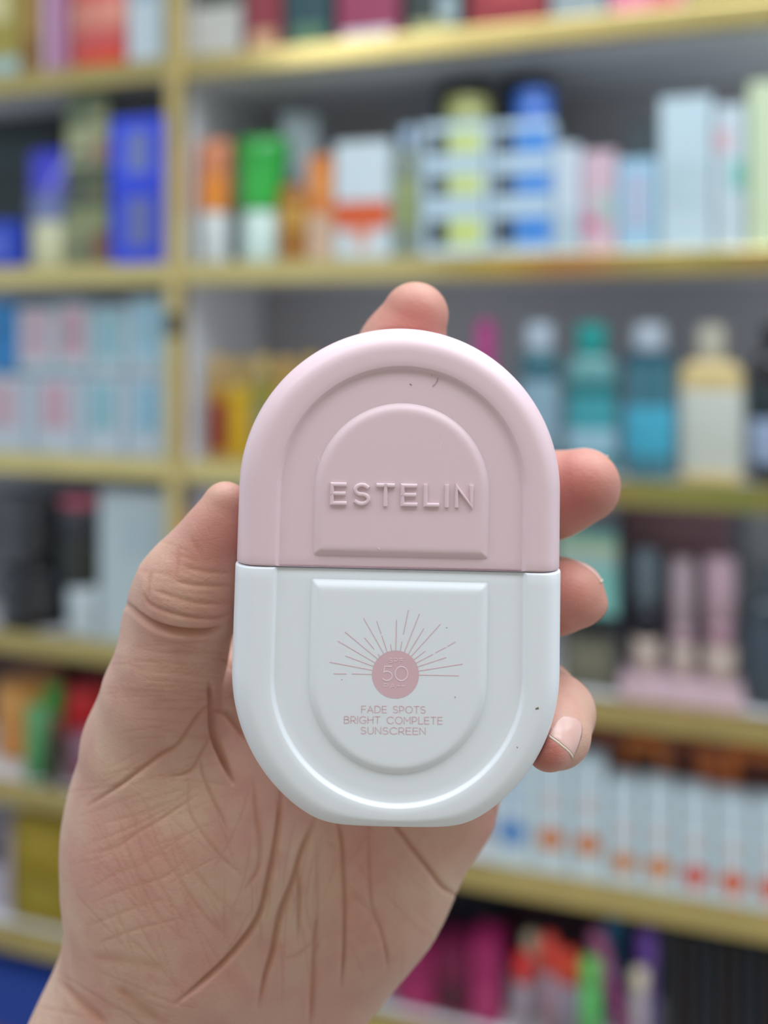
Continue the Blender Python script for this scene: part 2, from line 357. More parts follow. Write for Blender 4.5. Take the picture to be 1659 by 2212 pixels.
bottle(1344, 1460, 698, 3, '3a6c7c', 'bac6d4', 'blue teal bottle with a white cap in the middle of the row', n=0.04, lab='3c9cb8', labz=(0.14, 0.46), capw=0.64, capfrac=0.18, shoulder=0.14, extra=[('1c5468', 0.74, 0.80)])
bottle(1464, 1612, 700, 3, 'c8b27c', 'c4c0b0', 'cream bottle with a white label and cream shoulders', n=0.04, lab='b8bcb4', labz=(0.06, 0.58), capw=0.46, capfrac=0.22, shoulder=0.10, sq=0.6)
bottle(1618, 1780, 700, 3, '14181e', '12161c', 'black bottle with a pale lavender label at the right end', n=0.04, lab='8c9cb8', labz=(0.12, 0.4), capw=0.6, sq=0.6, extra=[('1c2c30', 0.4, 0.62)])

# --- fourth row, left bay
carton(214, 374, 1062, 4, 'b4c2c8', 'large white carton with a pink lidded tub before it', [(0.3, 0.8, 0.55, 0.85, 'a9b9c0'), (0.5, 0.9, 0.15, 0.3, 'b8c8ce')], n=0.025, dep=0.12)
carton(-90, 100, 1068, 4, '6a6e74', 'grey carton behind the black jars', n=0.17, dep=0.08, prints=[(0.2, 0.8, 0.4, 0.8, '585c62')])
jar(126, 196, 1272, 4, 'b4c0c6', 'c0ccd2', 'white jar at the bottom of the stack of tubs', n=0.015, capfrac=0.4)
jar(104, 200, 1168, 4, '14160f', '1a1c16', 'black domed tub in the middle of the stack of tubs', n=0.012, pbot='on', capfrac=0.5)
jar(104, 200, 1078, 4, '1e2028', 'a8465e', 'pink lidded dark tub, top of the stack of tubs', n=0.01, pbot='on', capfrac=0.22)
jar(-40, 100, 1238, 4, '0c0e14', '181b22', 'squat black jar at the front left of the fourth shelf', n=0.01, capfrac=0.4)
jar(2, 94, 1090, 4, '14161a', '22252c', 'black tub resting on the squat black jar', n=0.02, pbot='on', capfrac=0.4)
carton(432, 510, 1062, 4, 'c0b8c8', 'pale lilac carton behind the thumb', [(0.1, 0.9, 0.1, 0.4, 'b88860')], n=0.02)
box('price_tag', mat('c87c2c', 0.4), unit, SP+0.012, SP+0.030, -0.008, -0.006, pl(hz(395, 1170, 0)), pl(hz(395, 1110, 0)))['label'] = 'orange tag on the gold post'
# --- fourth row, right bay: teal carton and a display of tubes
carton(1214, 1334, 1330, 4, '58564a', 'khaki and black carton beneath the teal one', [(0, 1, 0.72, 1.0, '10161e'), (0.15, 0.85, 0.2, 0.6, '6e6c5c')], n=0.045, dep=0.07)
carton(1205, 1335, 1150, 4, '7ab8b0', 'teal carton behind the ring finger', [(0, 1, 0.72, 0.9, 'a8bca0'), (0.0, 1, 0.58, 0.72, '9cb8b8')], n=0.05, pbot='on', dep=0.06)
st, stw, _, _, _ = spot(1340, 1604, 1100, 4, 0.05)
dsp = root('display_stand', st, 0.068, TOP[4]+0.0004, 'pink tray display stand with a mauve header board', 'display stand')
zt4 = min(hz(1470, 1098, 0.09), UZ[3]-0.024)-TOP[4]
box('base_tray', mat('c8acb8', 0.4), dsp, -stw/2, stw/2, -0.045, 0.11, 0, 0.026, 0.003)
box('header_board', mat('8a6a74', 0.5), dsp, -stw/2, stw/2*0.86, 0.06, 0.075, zt4*0.70, zt4, 0.002)
box('rear_board', mat('6a6670', 0.6), dsp, -stw/2, stw/2*0.86, 0.078, 0.086, 0.02, zt4*0.98, 0.002)
box('side_board', mat('3c4450', 0.6), dsp, -stw/2-0.004, -stw/2, -0.02, 0.086, 0, zt4*0.98, 0.001)
for i, (a, b, pt, c, cp, cf, lb) in enumerate(((1362, 1428, 1190, '141a28', '5e6c76', 0.42, 'dark bottle with slate cap on the pink display stand'), (1444, 1504, 1212, 'b89aa8', 'ac98a0', 0.55, 'narrow pink tube with beige foot on the display stand'), (1516, 1596, 1208, 'b08a98', 'b89aa6', 0.5, 'wide pink tube at the right end of the display stand'))):
    s, w, zb, h, d = spot(a, b, pt, 4, 0.05)
    r = root('cosmetic_tube', s, 0.068, TOP[4]+0.0268, lb, 'tube', 'tubes on the pink display stand')
    h -= 0.026; R = w/2*0.92
    lathe('foot', mat('bcaaa0', 0.4), r, [(R*0.9, 0), (R, 0.002), (R, h*0.28), (R*0.9, h*0.29)], 24)
    lathe('barrel', mat(c, 0.35), r, [(R*0.85, h*0.29), (R*0.85, h*(1-cf))], 24)
    lathe('cap', mat(cp, 0.35), r, [(R*0.95, h*(1-cf)), (R, h*(1-cf)+0.001), (R, h-0.003), (R*0.9, h)], 24)
carton(1608, 1760, 1105, 4, '9aa2a8', 'grey carton behind at the right end of the fourth shelf', n=0.15, prints=[(0.1, 0.9, 0.2, 0.7, '868e96')])
bottle(1612, 1740, 1240, 4, '343e48', '4a545c', 'dark slate bottle at the right end of the fourth shelf', n=0.04, capfrac=0.2, lab='3c4854', labz=(0.15, 0.6), sq=0.6)

# --- fifth row, left bay: soft coloured things
carton(-80, 240, 1425, 5, '4c181e', 'wide maroon carton behind the coloured pots', n=0.225, prints=[(0.1, 0.6, 0.3, 0.8, '2a1216')])
jar(-40, 78, 1488, 5, 'd08838', 'dc9a48', 'orange round pot at the left end of the fifth row', n=0.075, capfrac=0.5)
tube(36, 84, 1532, 5, '4a9a5c', '3a8450', 'green tube standing before the orange pot', n=0.018, capfrac=0.2)
stick(88, 122, 1484, 5, 'c89c80', '38b048', 'beige tube with a bright green cap', n=0.078, capfrac=0.35, name='cosmetic_tube', cat='tube')
bottle(95, 127, 1560, 5, '302818', '2c2414', 'small dark brown bottle before the red pot', n=0.016, capfrac=0.25)
jar(122, 206, 1497, 5, '8c1828', 'd4101c', 'bright red topped pot on the fifth row', n=0.085, capfrac=0.62)
jar(132, 204, 1600, 5, '7a2048', '8c6478', 'small plum pot with a mauve lid nearest the thumb', n=0.018, capfrac=0.4)
# --- fifth row, right bay: white cartons with round marks
dots = [(1060, 1150, 1640, '5c88c0', 'blue', 0.36), (1152, 1228, 1640, 'c87438', 'tan orange', 0.34), (1232, 1308, 1648, 'c87438', 'second tan orange', 0.34), (1312, 1382, 1700, 'c87a34', 'amber', 0.27), (1386, 1460, 1706, 'cc7828', 'second amber', 0.27), (1464, 1540, 1722, 'cc4030', 'red', 0.25), (1544, 1622, 1738, 'd0541c', 'red orange', 0.25), (1626, 1710, 1748, 'd05020', 'last red orange', 0.25)]
for a, b, pt, c, nm, cz in dots:
    hh = 0.2*(b-a)/76
    lb = {'blue': 'white carton with a blue dot, behind the palm edge', 'tan orange': 'white carton with a tan dot next to the blue dotted one', 'second tan orange': 'white carton with a tan dot, last of the taller four',
          'amber': 'white carton with an amber dot, first of the shorter cartons', 'second amber': 'white carton with an amber dot next to the red dotted one', 'red': 'white carton with a pure red dot', 'red orange': 'white carton with a red orange dot beside the red dotted one', 'last red orange': 'white carton with a red orange dot cut by the frame edge'}[nm]
    carton(a, b, pt, 5, 'c2d2da', lb, [(0.14, 0.86, cz-0.155, cz+0.045, '~'+c), (0.35, 0.65, cz+0.22, cz+0.34, 'c8a8a0' if nm != 'blue' else '8ca4cc'), (0.38, 0.62, 0.8, 0.9, 'aab4bc' if nm != 'blue' else '4c6cb0')], n=0.022, group='white cartons with round marks', dep=0.06)
carton(1060, 1230, 1596, 5, 'dc9060', 'peach orange carton at the back behind the little finger', n=0.10, dep=0.07, prints=[(0.1, 0.6, 0.2, 0.5, 'a05c38')])
carton(1236, 1345, 1570, 5, '8a4a34', 'brown carton at the back, first behind the shorter cartons', n=0.10, dep=0.07, prints=[(0.1, 0.9, 0.1, 0.4, 'c07830')])
carton(1348, 1440, 1600, 5, 'd47a34', 'orange brown carton at the back, second of four', n=0.10, dep=0.07, prints=[(0.2, 0.8, 0.5, 0.9, '5a2c20')])
carton(1444, 1560, 1618, 5, 'c46a38', 'rust carton at the back, third of four', n=0.10, dep=0.07, prints=[(0.1, 0.5, 0.5, 1.0, '4e241c')])
carton(1564, 1720, 1630, 5, 'dc762e', 'orange carton at the back by the frame edge', n=0.10, dep=0.07, prints=[(0.2, 0.9, 0.55, 0.95, '5c2a1e')])

# --- sixth row
carton(-60, 24, 1800, 6, 'b4aab8', 'pale lilac carton left of the yellow boxes', n=0.04, prints=[(0.2, 0.8, 0.6, 1.0, '2a1620')])
carton(28, 152, 1880, 6, '8c7810', 'lower yellow box beside the heel of the hand', [(0.2, 0.8, 0.3, 0.7, '9a8828')], n=0.03, group='two stacked yellow boxes', dep=0.09)
carton(28, 150, 1768, 6, '9a8210', 'upper yellow box beside the heel of the hand', [(0.2, 0.8, 0.3, 0.75, 'a8902c')], n=0.03, pbot='on', group='two stacked yellow boxes', dep=0.09)
carton(-60, 120, 2095, 7, '0c3c9c', 'deep blue box on the lowest shelf by the wrist', [(0.1, 0.5, 0.1, 0.3, '6a4880')], n=0.03, dep=0.1)
for i, (a, b, pt, c, lb) in enumerate(((760, 872, 2150, '6c7478', 'grey carton by the wrist at the bottom of the picture'), (850, 940, 2062, '8c1450', 'magenta carton nearest the palm edge'), (944, 1012, 2050, '6e0a3c', 'dark magenta carton in the middle of three'), (1016, 1084, 2040, '9c1c5c', 'bright magenta carton beside the lip glosses'))):
    carton(a, b, pt, 6, c, lb, [(0.2, 0.8, 0.1, 0.5, ('a87c90', 'a02860', '3c1028', 'a83468')[i])], n=0.03, group='magenta and grey cartons on the sixth shelf' if i else None, dep=0.06)
carton(860, 1084, 1960, 6, '181a26', 'black carton behind the magenta ones', n=0.13, dep=0.08, prints=[(0.5, 0.9, 0.2, 0.8, '4a0a2c')])
cup = spot(1100, 1262, 2120, 6, 0.02)
for i, (a, b, pt, c, cp, lb) in enumerate(((1108, 1146, 2068, '9c8c98', 'e01820', 'lip gloss with a bright red cap, first of the row'), (1128, 1164, 2024, 'b0a4ac', 'd8c8a8', 'lip gloss with a cream cap standing behind the red ones'), (1162, 1204, 2030, '9c7c88', 'd84030', 'lip gloss with a tomato red cap'), (1206, 1248, 2062, '8c8090', 'dc4428', 'lip gloss with an orange red cap beside the green tube'))):
    stick(a, b, pt, 6, c, cp, lb, n=0.02 if i != 1 else 0.06, capfrac=0.34, group='red capped lip glosses')
stick(1250, 1298, 2080, 6, '58b45c', '64bc58', 'bright green tube among the lip glosses', n=0.015, capfrac=0.25, name='cosmetic_tube', cat='tube')
stick(1330, 1372, 2030, 6, 'a84c88', 'c46c9c', 'pink brush leaning to the left behind the green tube', n=0.055, capfrac=0.3, lean=-0.30, name='brush', cat='brush')
stick(1300, 1352, 1998, 6, '2a7ab0', '3088bc', 'blue capped brush standing behind the pink one', n=0.104, capfrac=0.3, name='brush', cat='brush')
stick(1374, 1420, 2016, 6, '5a3a8c', '7448b0', 'purple capped brush right of the blue one', n=0.05, capfrac=0.28, name='brush', cat='brush')
stick(1362, 1400, 2102, 6, 'a89ca0', 'd8cab0', 'pale brush with a cream cap before the purple one', n=0.016, capfrac=0.2, name='brush', cat='brush')
carton(1096, 1430, 1985, 6, '2c0c20', 'wide dark plum box behind the brushes and glosses', n=0.17, dep=0.07, prints=[(0.1, 0.9, 0.3, 0.6, '3c1028')])
s, w, zb, h, d = spot(1436, 1720, 2040, 6, 0.03)
rk = root('comb_rack', s, 0.03+0.05, zb, 'black rack of combs at the bottom of the picture', 'rack')
box('frame', mat('101620', 0.5), rk, -w/2, w/2, 0.0, 0.06, 0, h, 0.002)
for i in range(9):
    box('comb', mat(('1a2230', '241018', '18202c')[i % 3], 0.4), rk, -w/2+0.004+i*w/9, -w/2-0.004+(i+1)*w/9, -0.022, -0.002, 0.01, h*0.93, 0.002)
# ---------------------------------------------------------------- the held sunscreen bottle
# millimetre space of the hand and bottle: x right, y up from eye level, z away from the lens beyond D0
def mmw(p):
    return Vector((p[0]/1000, (D0+p[2])/1000, H+p[1]/1000))
def pxmm(px, py, z=0.0):
    d = D0+z
    return np.array(((px-CX)*d/F, (HY-py)*d/F, z))
BO = np.array((3.0, -43.4, 0.0)); ROLL = math.radians(-1.3); PITCH = math.radians(4.0)
cr_, sr_ = math.cos(ROLL), math.sin(ROLL); cp_, sp_ = math.cos(PITCH), math.sin(PITCH)
BU = np.array((cr_, sr_, 0.0)); BV = np.array((-sr_*cp_, cr_*cp_, sp_)); BW = np.cross(BV, BU)*1.0
if BW[2] < 0: BW = -BW
def bl(u, v, w):                        # bottle local -> mm space
    return BO+u*BU+v*BV+w*BW
R_ = 30.6; VT = 14.3; VB = -19.2; VBASE = -47.5; TK = 17.0
bot = empty('sunscreen_bottle', mmw(bl(0, VBASE, TK/2)), 0)
tag(bot, 'flat rounded sunscreen bottle, pink cap over white body, held upright in the hand', 'bottle')
def bwpt(u, v, w):
    return mmw(bl(u, v, w))-bot.location
def plastic(name, c, sss=0.15, rough=0.38):
    m = bpy.data.materials.new(name); m.use_nodes = True; nt = m.node_tree; b = nt.nodes['Principled BSDF']
    b.inputs['Base Color'].default_value = (*srgb(c), 1); b.inputs['Roughness'].default_value = rough
    b.inputs['Subsurface Weight'].default_value = sss; b.inputs['Subsurface Scale'].default_value = 0.002
    b.inputs['Subsurface Radius'].default_value = (1, 0.7, 0.6)
    no = nt.nodes.new('ShaderNodeTexNoise'); no.inputs['Scale'].default_value = 2600
    tc = nt.nodes.new('ShaderNodeTexCoord'); nt.links.new(tc.outputs['Object'], no.inputs['Vector'])
    bp = nt.nodes.new('ShaderNodeBump'); bp.inputs['Strength'].default_value = 0.05; bp.inputs['Distance'].default_value = 0.0001
    nt.links.new(no.outputs['Fac'], bp.inputs['Height']); nt.links.new(bp.outputs['Normal'], b.inputs['Normal'])
    return m
PINK = plastic('pink_plastic', 'e6ccd3'); WHITEP = plastic('white_plastic', 'eaeef3'); PRINT = mat('dcb8c0', 0.5, 0, 0.01)
EMB = PINK
def sst(x): x = min(1, max(0, x)); return x*x*(3-2*x)
def prof_pts(grow=0.0):
    P = []
    FW, FD = 4.6, 5.6
    for k in range(0, 13):
        a = k/12*math.pi/2
        P.append((FW*(1-math.cos(a)), FD*(1-math.sin(a))))
    P += [(6.2, -0.04), (7.3, 0.0)]
    for k in range(1, 8):
        t = k/7; P.append((7.3+0.9*t, 0.75*sst(t)))
    P += [(9.6, 0.75), (13, 0.72), (18, 0.70), (24, 0.70), (R_, 0.70)]
    return [(d, w) for d, w in P]
def half_shell(name, m, top, seam, grow):
    """closed half stadium made of inset outlines; back side mirrored"""
    pr = prof_pts()
    full = [(d, w) for d, w in reversed(pr)] + [(d, TK-w) for d, w in pr if True]
    # ribs along outline: list of (kind, param)
    NA = 96
    lines = []
    for j in range(len(full)):
        d, w = full[j]
        r = R_+grow-d if d < R_ else 0.0
        off = -0.35*(1-sst(d/6.5))
        row = []
        c = VT if top else VB
        # seam rows with a small rounded lip
        sgn = 1 if top else -1
        lip = [(0.0, 0.45), (0.06, 0.22), (0.2, 0.06), (0.45, 0.0)]
        def pt(u, v, sh):
            ww = w
            if sh > 0:
                f = 1-sh/8.5
                ww = TK/2+(w-TK/2)*f
                u = u*(1-sh/31)
            return (u+off, v, ww)
        for (dv, sh) in lip: row.append(pt(-r, seam+sgn*dv, sh))
        for k in range(1, 10): row.append(pt(-r, seam+sgn*0.45+(c-seam-sgn*0.45)*k/10, 0))
        for k in range(NA+1):
            a = math.pi-math.pi*k/NA
            x, y = math.cos(a), math.sin(a)
            rr = r
            if not top:
                lim = (VB-VBASE)/max(1e-3, y)
                R0 = R_+grow
                e = 0.9
                Rf = R0 if lim > R0*1.3 else -e*math.log(math.exp(-R0/e)+math.exp(-lim/e))
                rr = r-(R0-Rf)*(1-sst(d/8.0))
            row.append(pt(rr*x, c+sgn*rr*y, 0))
        for k in range(9, 0, -1): row.append(pt(r, seam+sgn*0.45+(c-seam-sgn*0.45)*k/10, 0))
        for (dv, sh) in reversed(lip): row.append(pt(r, seam+sgn*dv, sh))
        lines.append(row)
    V = []; Fc = []; M = len(lines[0])
    for row in lines:
        for (u, v, w) in row: V.append(bwpt(u, v, w))
    for j in range(len(lines)-1):
        for k in range(M-1):
            q = (j*M+k, j*M+k+1, (j+1)*M+k+1, (j+1)*M+k)
            Fc.append(q)
    # seam end walls: bridge first column to last column
    for j in range(len(lines)-1):
        Fc.append((j*M, (j+1)*M, (j+1)*M+M-1, j*M+M-1))
    bm = bmesh.new(); vs = [bm.verts.new(v) for v in V]
    for f in Fc:
        try: bm.faces.new([vs[i] for i in f])
        except ValueError: pass
    bmesh.ops.remove_doubles(bm, verts=bm.verts, dist=1e-6)
    o = bmobj(name, bm, m, bot, True)
    return o
cap_o = half_shell('cap', PINK, True, 0.08, -0.12); cap_o['label'] = 'pale pink cap, upper half of the bottle'
body_o = half_shell('body', WHITEP, False, -0.08, 0.12); body_o['label'] = 'white lower body of the bottle'
neck = box('neck_insert', mat('d8909a', 0.5), bot, 0, 0.001, 0, 0.001, 0, 0.001)
for v, (a, b, c) in zip(neck.data.vertices, [(sx, sv, sw) for sx in (-1, 1) for sv in (-1, 1) for sw in (-1, 1)]):
    v.co = bwpt(a*27.0, b*1.2, TK/2+c*5.5)
bm = bmesh.new(); bm.from_mesh(neck.data); bmesh.ops.delete(bm, geom=list(bm.faces), context='FACES_ONLY'); bmesh.ops.convex_hull(bm, input=bm.verts); bm.to_mesh(neck.data); bm.free()

def pad(name, m, parent, hw, v0, v1, vc, up):
    """raised D on the recessed panel: flat end at v0, arch centred at vc"""
    pf = [(0, 0.72), (0.15, 0.66), (0.5, 0.42), (0.95, 0.12), (1.3, 0.0), (1.7, -0.06), (2.2, -0.07)]
    sgn = 1 if up else -1; NA = 64; V = []; Fc = []
    rows = []
    for d, w in pf:
        r = hw-d; row = []
        cr = 0.5*(1-d/3)
        vb = v0+sgn*d
        for k in range(5):      # rounded lower left corner
            a = math.pi*1.5-k/4*math.pi/2
            row.append((-r+cr+cr*math.cos(a), vb+sgn*(cr+cr*math.sin(a)), w))
        for k in range(NA+1):
            a = math.pi-math.pi*k/NA
            row.append((r*math.cos(a), vc+sgn*r*math.sin(a), w))
        for k in range(5):
            a = 0-k/4*math.pi/2
            row.append((r-cr+cr*math.cos(a), vb+sgn*(cr+cr*math.sin(a)), w))
        rows.append(row)
    M = len(rows[0])
    for row in rows:
        for p in row: V.append(bwpt(*p))
    for j in range(len(rows)-1):
        for k in range(M):
            k2 = (k+1) % M; Fc.append((j*M+k, j*M+k2, (j+1)*M+k2, (j+1)*M+k))
    Fc.append(tuple((len(rows)-1)*M+k for k in range(M)))
    bm = bmesh.new(); vs = [bm.verts.new(v) for v in V]
    for f in Fc: bm.faces.new([vs[i] for i in f])
    o = bmobj(name, bm, m, parent, True)
    bmn = o.data
    return o
pad('raised_panel', PINK, cap_o, 16.2, 2.1, 30.6, 14.3, True)
pad('raised_panel', WHITEP, body_o, 16.3, -2.1, -37.5, -20.4, False)

# --- stroke lettering
def arc(cx, cy, rx, ry, a0, a1, n=14):
    return [(cx+rx*math.cos(math.radians(a0+(a1-a0)*k/n)), cy+ry*math.sin(math.radians(a0+(a1-a0)*k/n))) for k in range(n+1)]
G = {
 'E': (0.58, [[(0.56, 1), (0, 1), (0, 0), (0.58, 0)], [(0, 0.52), (0.52, 0.52)]]),
 'F': (0.55, [[(0.56, 1), (0, 1), (0, 0)], [(0, 0.5), (0.5, 0.5)]]),
 'T': (0.66, [[(0, 1), (0.66, 1)], [(0.33, 1), (0.33, 0)]]),
 'L': (0.52, [[(0, 1), (0, 0), (0.54, 0)]]),
 'I': (0.0, [[(0, 1), (0, 0)]]),
 'N': (0.66, [[(0, 0), (0, 1), (0.66, 0), (0.66, 1)]]),
 'H': (0.68, [[(0, 0), (0, 1)], [(0.68, 0), (0.68, 1)], [(0, 0.52), (0.68, 0.52)]]),
 'M': (0.82, [[(0, 0), (0, 1), (0.41, 0.38), (0.82, 1), (0.82, 0)]]),
 'A': (0.78, [[(0, 0), (0.39, 1), (0.78, 0)], [(0.14, 0.33), (0.64, 0.33)]]),
 'U': (0.66, [[(0, 1), (0, 0.36)]+arc(0.33, 0.34, 0.33, 0.34, 180, 360)+[(0.66, 1)]]),
 'O': (0.92, [arc(0.46, 0.5, 0.46, 0.5, 90, 450, 32)]),
 '0': (0.86, [arc(0.43, 0.5, 0.43, 0.5, 90, 450, 32)]),
 'C': (0.84, [arc(0.47, 0.5, 0.47, 0.5, 42, 318, 24)]),
 'G': (0.86, [arc(0.47, 0.5, 0.47, 0.5, 42, 325, 24)+[(0.86, 0.45), (0.5, 0.45)]]),
 'D': (0.76, [[(0, 0), (0, 1), (0.28, 1)]+arc(0.28, 0.5, 0.48, 0.5, 90, -90, 18)+[(0, 0)]]),
 'P': (0.6, [[(0, 0), (0, 1), (0.3, 1)]+arc(0.3, 0.68, 0.3, 0.32, 90, -90)+[(0, 0.36)]]),
 'R': (0.62, [[(0, 0), (0, 1), (0.3, 1)]+arc(0.3, 0.69, 0.3, 0.31, 90, -90)+[(0, 0.38)], [(0.32, 0.38), (0.62, 0)]]),
 'B': (0.62, [[(0.3, 0.53), (0, 0.53), (0, 1), (0.3, 1)]+arc(0.3, 0.765, 0.25, 0.235, 90, -90), [(0, 0.53), (0, 0), (0.33, 0)]+arc(0.33, 0.265, 0.29, 0.265, -90, 90)]),
 'S': (0.6, [arc(0.31, 0.745, 0.285, 0.255, 38, 250, 14)+arc(0.30, 0.255, 0.305, 0.255, 80, -142, 14)]),
 '5': (0.64, [[(0.58, 1), (0.12, 1), (0.06, 0.58)]+arc(0.28, 0.32, 0.36, 0.32, 112, -140, 18)]),
 '+': (0.5, [[(0, 0.5), (0.5, 0.5)], [(0.25, 0.75), (0.25, 0.25)]]),
}
def stroke_mesh(V, Fc, pts, wid, prof, place):
    """sweep a cross-section [(offset fraction, height)] along a flat polyline"""
    P = [np.array(p, float) for p in pts]
    n = len(P); N = []
    closed = np.linalg.norm(P[0]-P[-1]) < 1e-6
    dirs = [(P[i+1]-P[i])/max(1e-9, np.linalg.norm(P[i+1]-P[i])) for i in range(n-1)]
    base = len(V); K = len(prof)
    for i in range(n):
        if closed and i in (0, n-1): d0, d1 = dirs[-1], dirs[0]
        else: d0, d1 = dirs[max(0, i-1)], dirs[min(n-2, i)]
        n0 = np.array((-d0[1], d0[0])); n1 = np.array((-d1[1], d1[0]))
        b = n0+n1; L = np.linalg.norm(b)
        if L < 0.3: b = n0; mul = 1
        else: b /= L; mul = min(1.9, 1/max(0.4, np.dot(b, n0)))
        q = P[i].copy()
        if not closed and i == 0: q = q-d1*wid/2
        if not closed and i == n-1: q = q+d0*wid/2
        for (o, h) in prof: V.append(place(*(q+b*mul*o*wid/2), h))
    for i in range(n-1):
        for k in range(K-1):
            a = base+i*K+k; Fc.append((a, a+1, a+K+1, a+K))
    if not closed:
        Fc.append(tuple(base+k for k in range(K))); Fc.append(tuple(base+(n-1)*K+k for k in range(K)))
EMBP = [(1.25, 0.1), (1.02, -0.26), (0.72, -0.46), (0, -0.5), (-0.72, -0.46), (-1.02, -0.26), (-1.25, 0.1)]
FLAT = [(1, 0.03), (0.95, -0.035), (-0.95, -0.035), (-1, 0.03)]
SURF = -0.07     # top of a raised pad
def uv(px, py):
    p = pxmm(px, py, 0)-BO
    u = p[0]*cr_+p[1]*sr_; v = -p[0]*sr_+p[1]*cr_
    # front pads sit on a plane leaning back by PITCH
    for _ in range(3):
        q = bl(u, v, SURF); z = q[2]; t = pxmm(px, py, z)
        e = t-q; u += e[0]*cr_+e[1]*sr_; v += (-e[0]*sr_+e[1]*cr_)/cp_
    return u, v
def text(name, s, pL, pR, height_px, wid, prof, m, parent, track=0.28, hsc=1.0):
    """pL, pR: picture points of the baseline ends"""
    tot = sum(G[c][0]*hsc if c != ' ' else 0.42 for c in s)+track*(len(s)-1)
    a = np.array(uv(*pL)); b = np.array(uv(*pR)); dx = (b-a); L = np.linalg.norm(dx); e = dx/L; nrm = np.array((-e[1], e[0]))
    hgt = height_px*0.085
    kx = (L-wid)/(tot*hgt)
    V = []; Fc = []; x = wid/2/hgt/kx
    for c in s:
        if c == ' ': x += 0.42+track; continue
        for st_ in G[c][1]:
            hh = hgt-wid
            stroke_mesh(V, Fc, [((x+px*hsc)*hgt*kx, wid/2+py*hh) for px, py in st_], wid, prof, lambda X, Y, h: bwpt(*(a+e*X+nrm*Y), SURF+h))
        x += G[c][0]*hsc+track
    bm = bmesh.new(); vs = [bm.verts.new(v) for v in V]
    for f in Fc: bm.faces.new([vs[i] for i in f])
    return bmobj(name, bm, m, parent)
t_ = text('embossed_lettering', 'ESTELIN', (713, 1090.5), (1022, 1096.5), 48.0, 0.66, EMBP, PINK, cap_o, 0.44)
for p in t_.data.polygons: p.use_smooth = False
def zc(X, Y): return (680+X/4.608, 1280+Y/4.608)
text('printed_lettering', 'FADE SPOTS', zc(462, 1197), zc(1102, 1202), 15.5, 0.145, FLAT, PRINT, body_o, 0.26)
text('printed_lettering', 'BRIGHT COMPLETE', zc(290, 1303), zc(1272, 1312), 16, 0.145, FLAT, PRINT, body_o, 0.26)
text('printed_lettering', 'SUNSCREEN', zc(455, 1408), zc(1103, 1416), 15.5, 0.145, FLAT, PRINT, body_o, 0.26)
u0, v0 = uv(*zc(803, 815))
bm = bmesh.new(); bmesh.ops.create_circle(bm, cap_ends=True, radius=4.28, segments=64)
for v in bm.verts: v.co = bwpt(u0+v.co.x, v0+v.co.y, SURF-0.025)
sun = bmobj('sun_disc', bm, PRINT, body_o); sun['label'] = 'printed pink sun disc'
LT = mat('f0dfe4', 0.5, 0, 0.01); LT2 = mat('ecd6db', 0.5, 0, 0.01)
SURF = -0.10
text('printed_number', '50', zc(672, 880), zc(928, 884), 31.5, 0.17, FLAT, LT, body_o, 0.2)
text('printed_lettering', 'SPF', zc(735, 700), zc(877, 702), 10.0, 0.10, FLAT, LT2, body_o, 0.3)
text('printed_lettering', 'PA++', zc(688, 951), zc(902, 954), 9.5, 0.10, FLAT, LT2, body_o, 0.3)
SURF = -0.07
rays = [((375, 808), (568, 812)), ((190, 807), (312, 809)), ((152, 692), (572, 772)), ((308, 630), (585, 733)), ((235, 485), (600, 697)), ((303, 393), (625, 660)), ((632, 614), (655, 640)), ((498, 452), (590, 560)), ((488, 258), (690, 612)), ((617, 287), (660, 408)), ((668, 432), (722, 592)), ((755, 522), (765, 582)), ((814, 273), (806, 580)), ((867, 492), (850, 585)), ((932, 177), (882, 415)), ((1040, 216), (890, 597)), ((1083, 360), (928, 615)), ((1247, 317), (958, 636)), ((1096, 584), (985, 668)), ((1172, 615), (1010, 700)), ((1298, 547), (1205, 597)), ((1396, 492), (1323, 532)), ((1303, 646), (1022, 738)), ((1470, 710), (1030, 780)), ((1432, 827), (1036, 819))]
V = []; Fc = []
for p, q in rays:
    stroke_mesh(V, Fc, [uv(*zc(*p)), uv(*zc(*q))], 0.135, FLAT, lambda X, Y, h: bwpt(X, Y, SURF+h))
bm = bmesh.new(); vs = [bm.verts.new(v) for v in V]
for f in Fc: bm.faces.new([vs[i] for i in f])
bmobj('sun_rays', bm, PRINT, body_o)['label'] = 'thin printed rays round the sun disc'
# lint and specks caught on the plastic
def scraps(name, m, parent, items, surf):
    V = []; Fc = []
    for wid, pts in items:
        stroke_mesh(V, Fc, [uv(*p) for p in pts], wid, [(1, 0.03), (0.5, -0.03), (-0.5, -0.03), (-1, 0.03)], lambda X, Y, h: bwpt(X, Y, surf+h))
    bm = bmesh.new(); vs = [bm.verts.new(v) for v in V]
    for f in Fc: bm.faces.new([vs[i] for i in f])
    o = bmobj(name, bm, m, parent); o['kind'] = 'stuff'
scraps('lint', mat('f2ecee', 0.7), cap_o, [(0.07, [(951, 966), (954, 958), (956, 951)]), (0.07, [(686, 987), (689, 992), (690, 998)]), (0.06, [(816, 1183), (821, 1187)])], -0.09)
scraps('lint', mat('a88088', 0.7), cap_o, [(0.09, [(935, 834), (941, 829), (945, 822), (946, 816)]), (0.16, [(886, 829), (889, 831)]), (0.05, [(933, 808), (934, 812)])], 0.66)
scraps('speck', mat('6e6a50', 0.7), body_o, [(0.32, [(1159, 1531), (1162, 1530)]), (0.14, [(1117, 1614), (1118, 1615)])], -0.05)
scraps('speck', mat('8c8c90', 0.7), body_o, [(0.12, [(983, 1505), (983.5, 1507)]), (0.10, [(738, 1468), (739, 1468.5)]), (0.10, [(964, 1356), (966, 1355.5)])], -0.09)
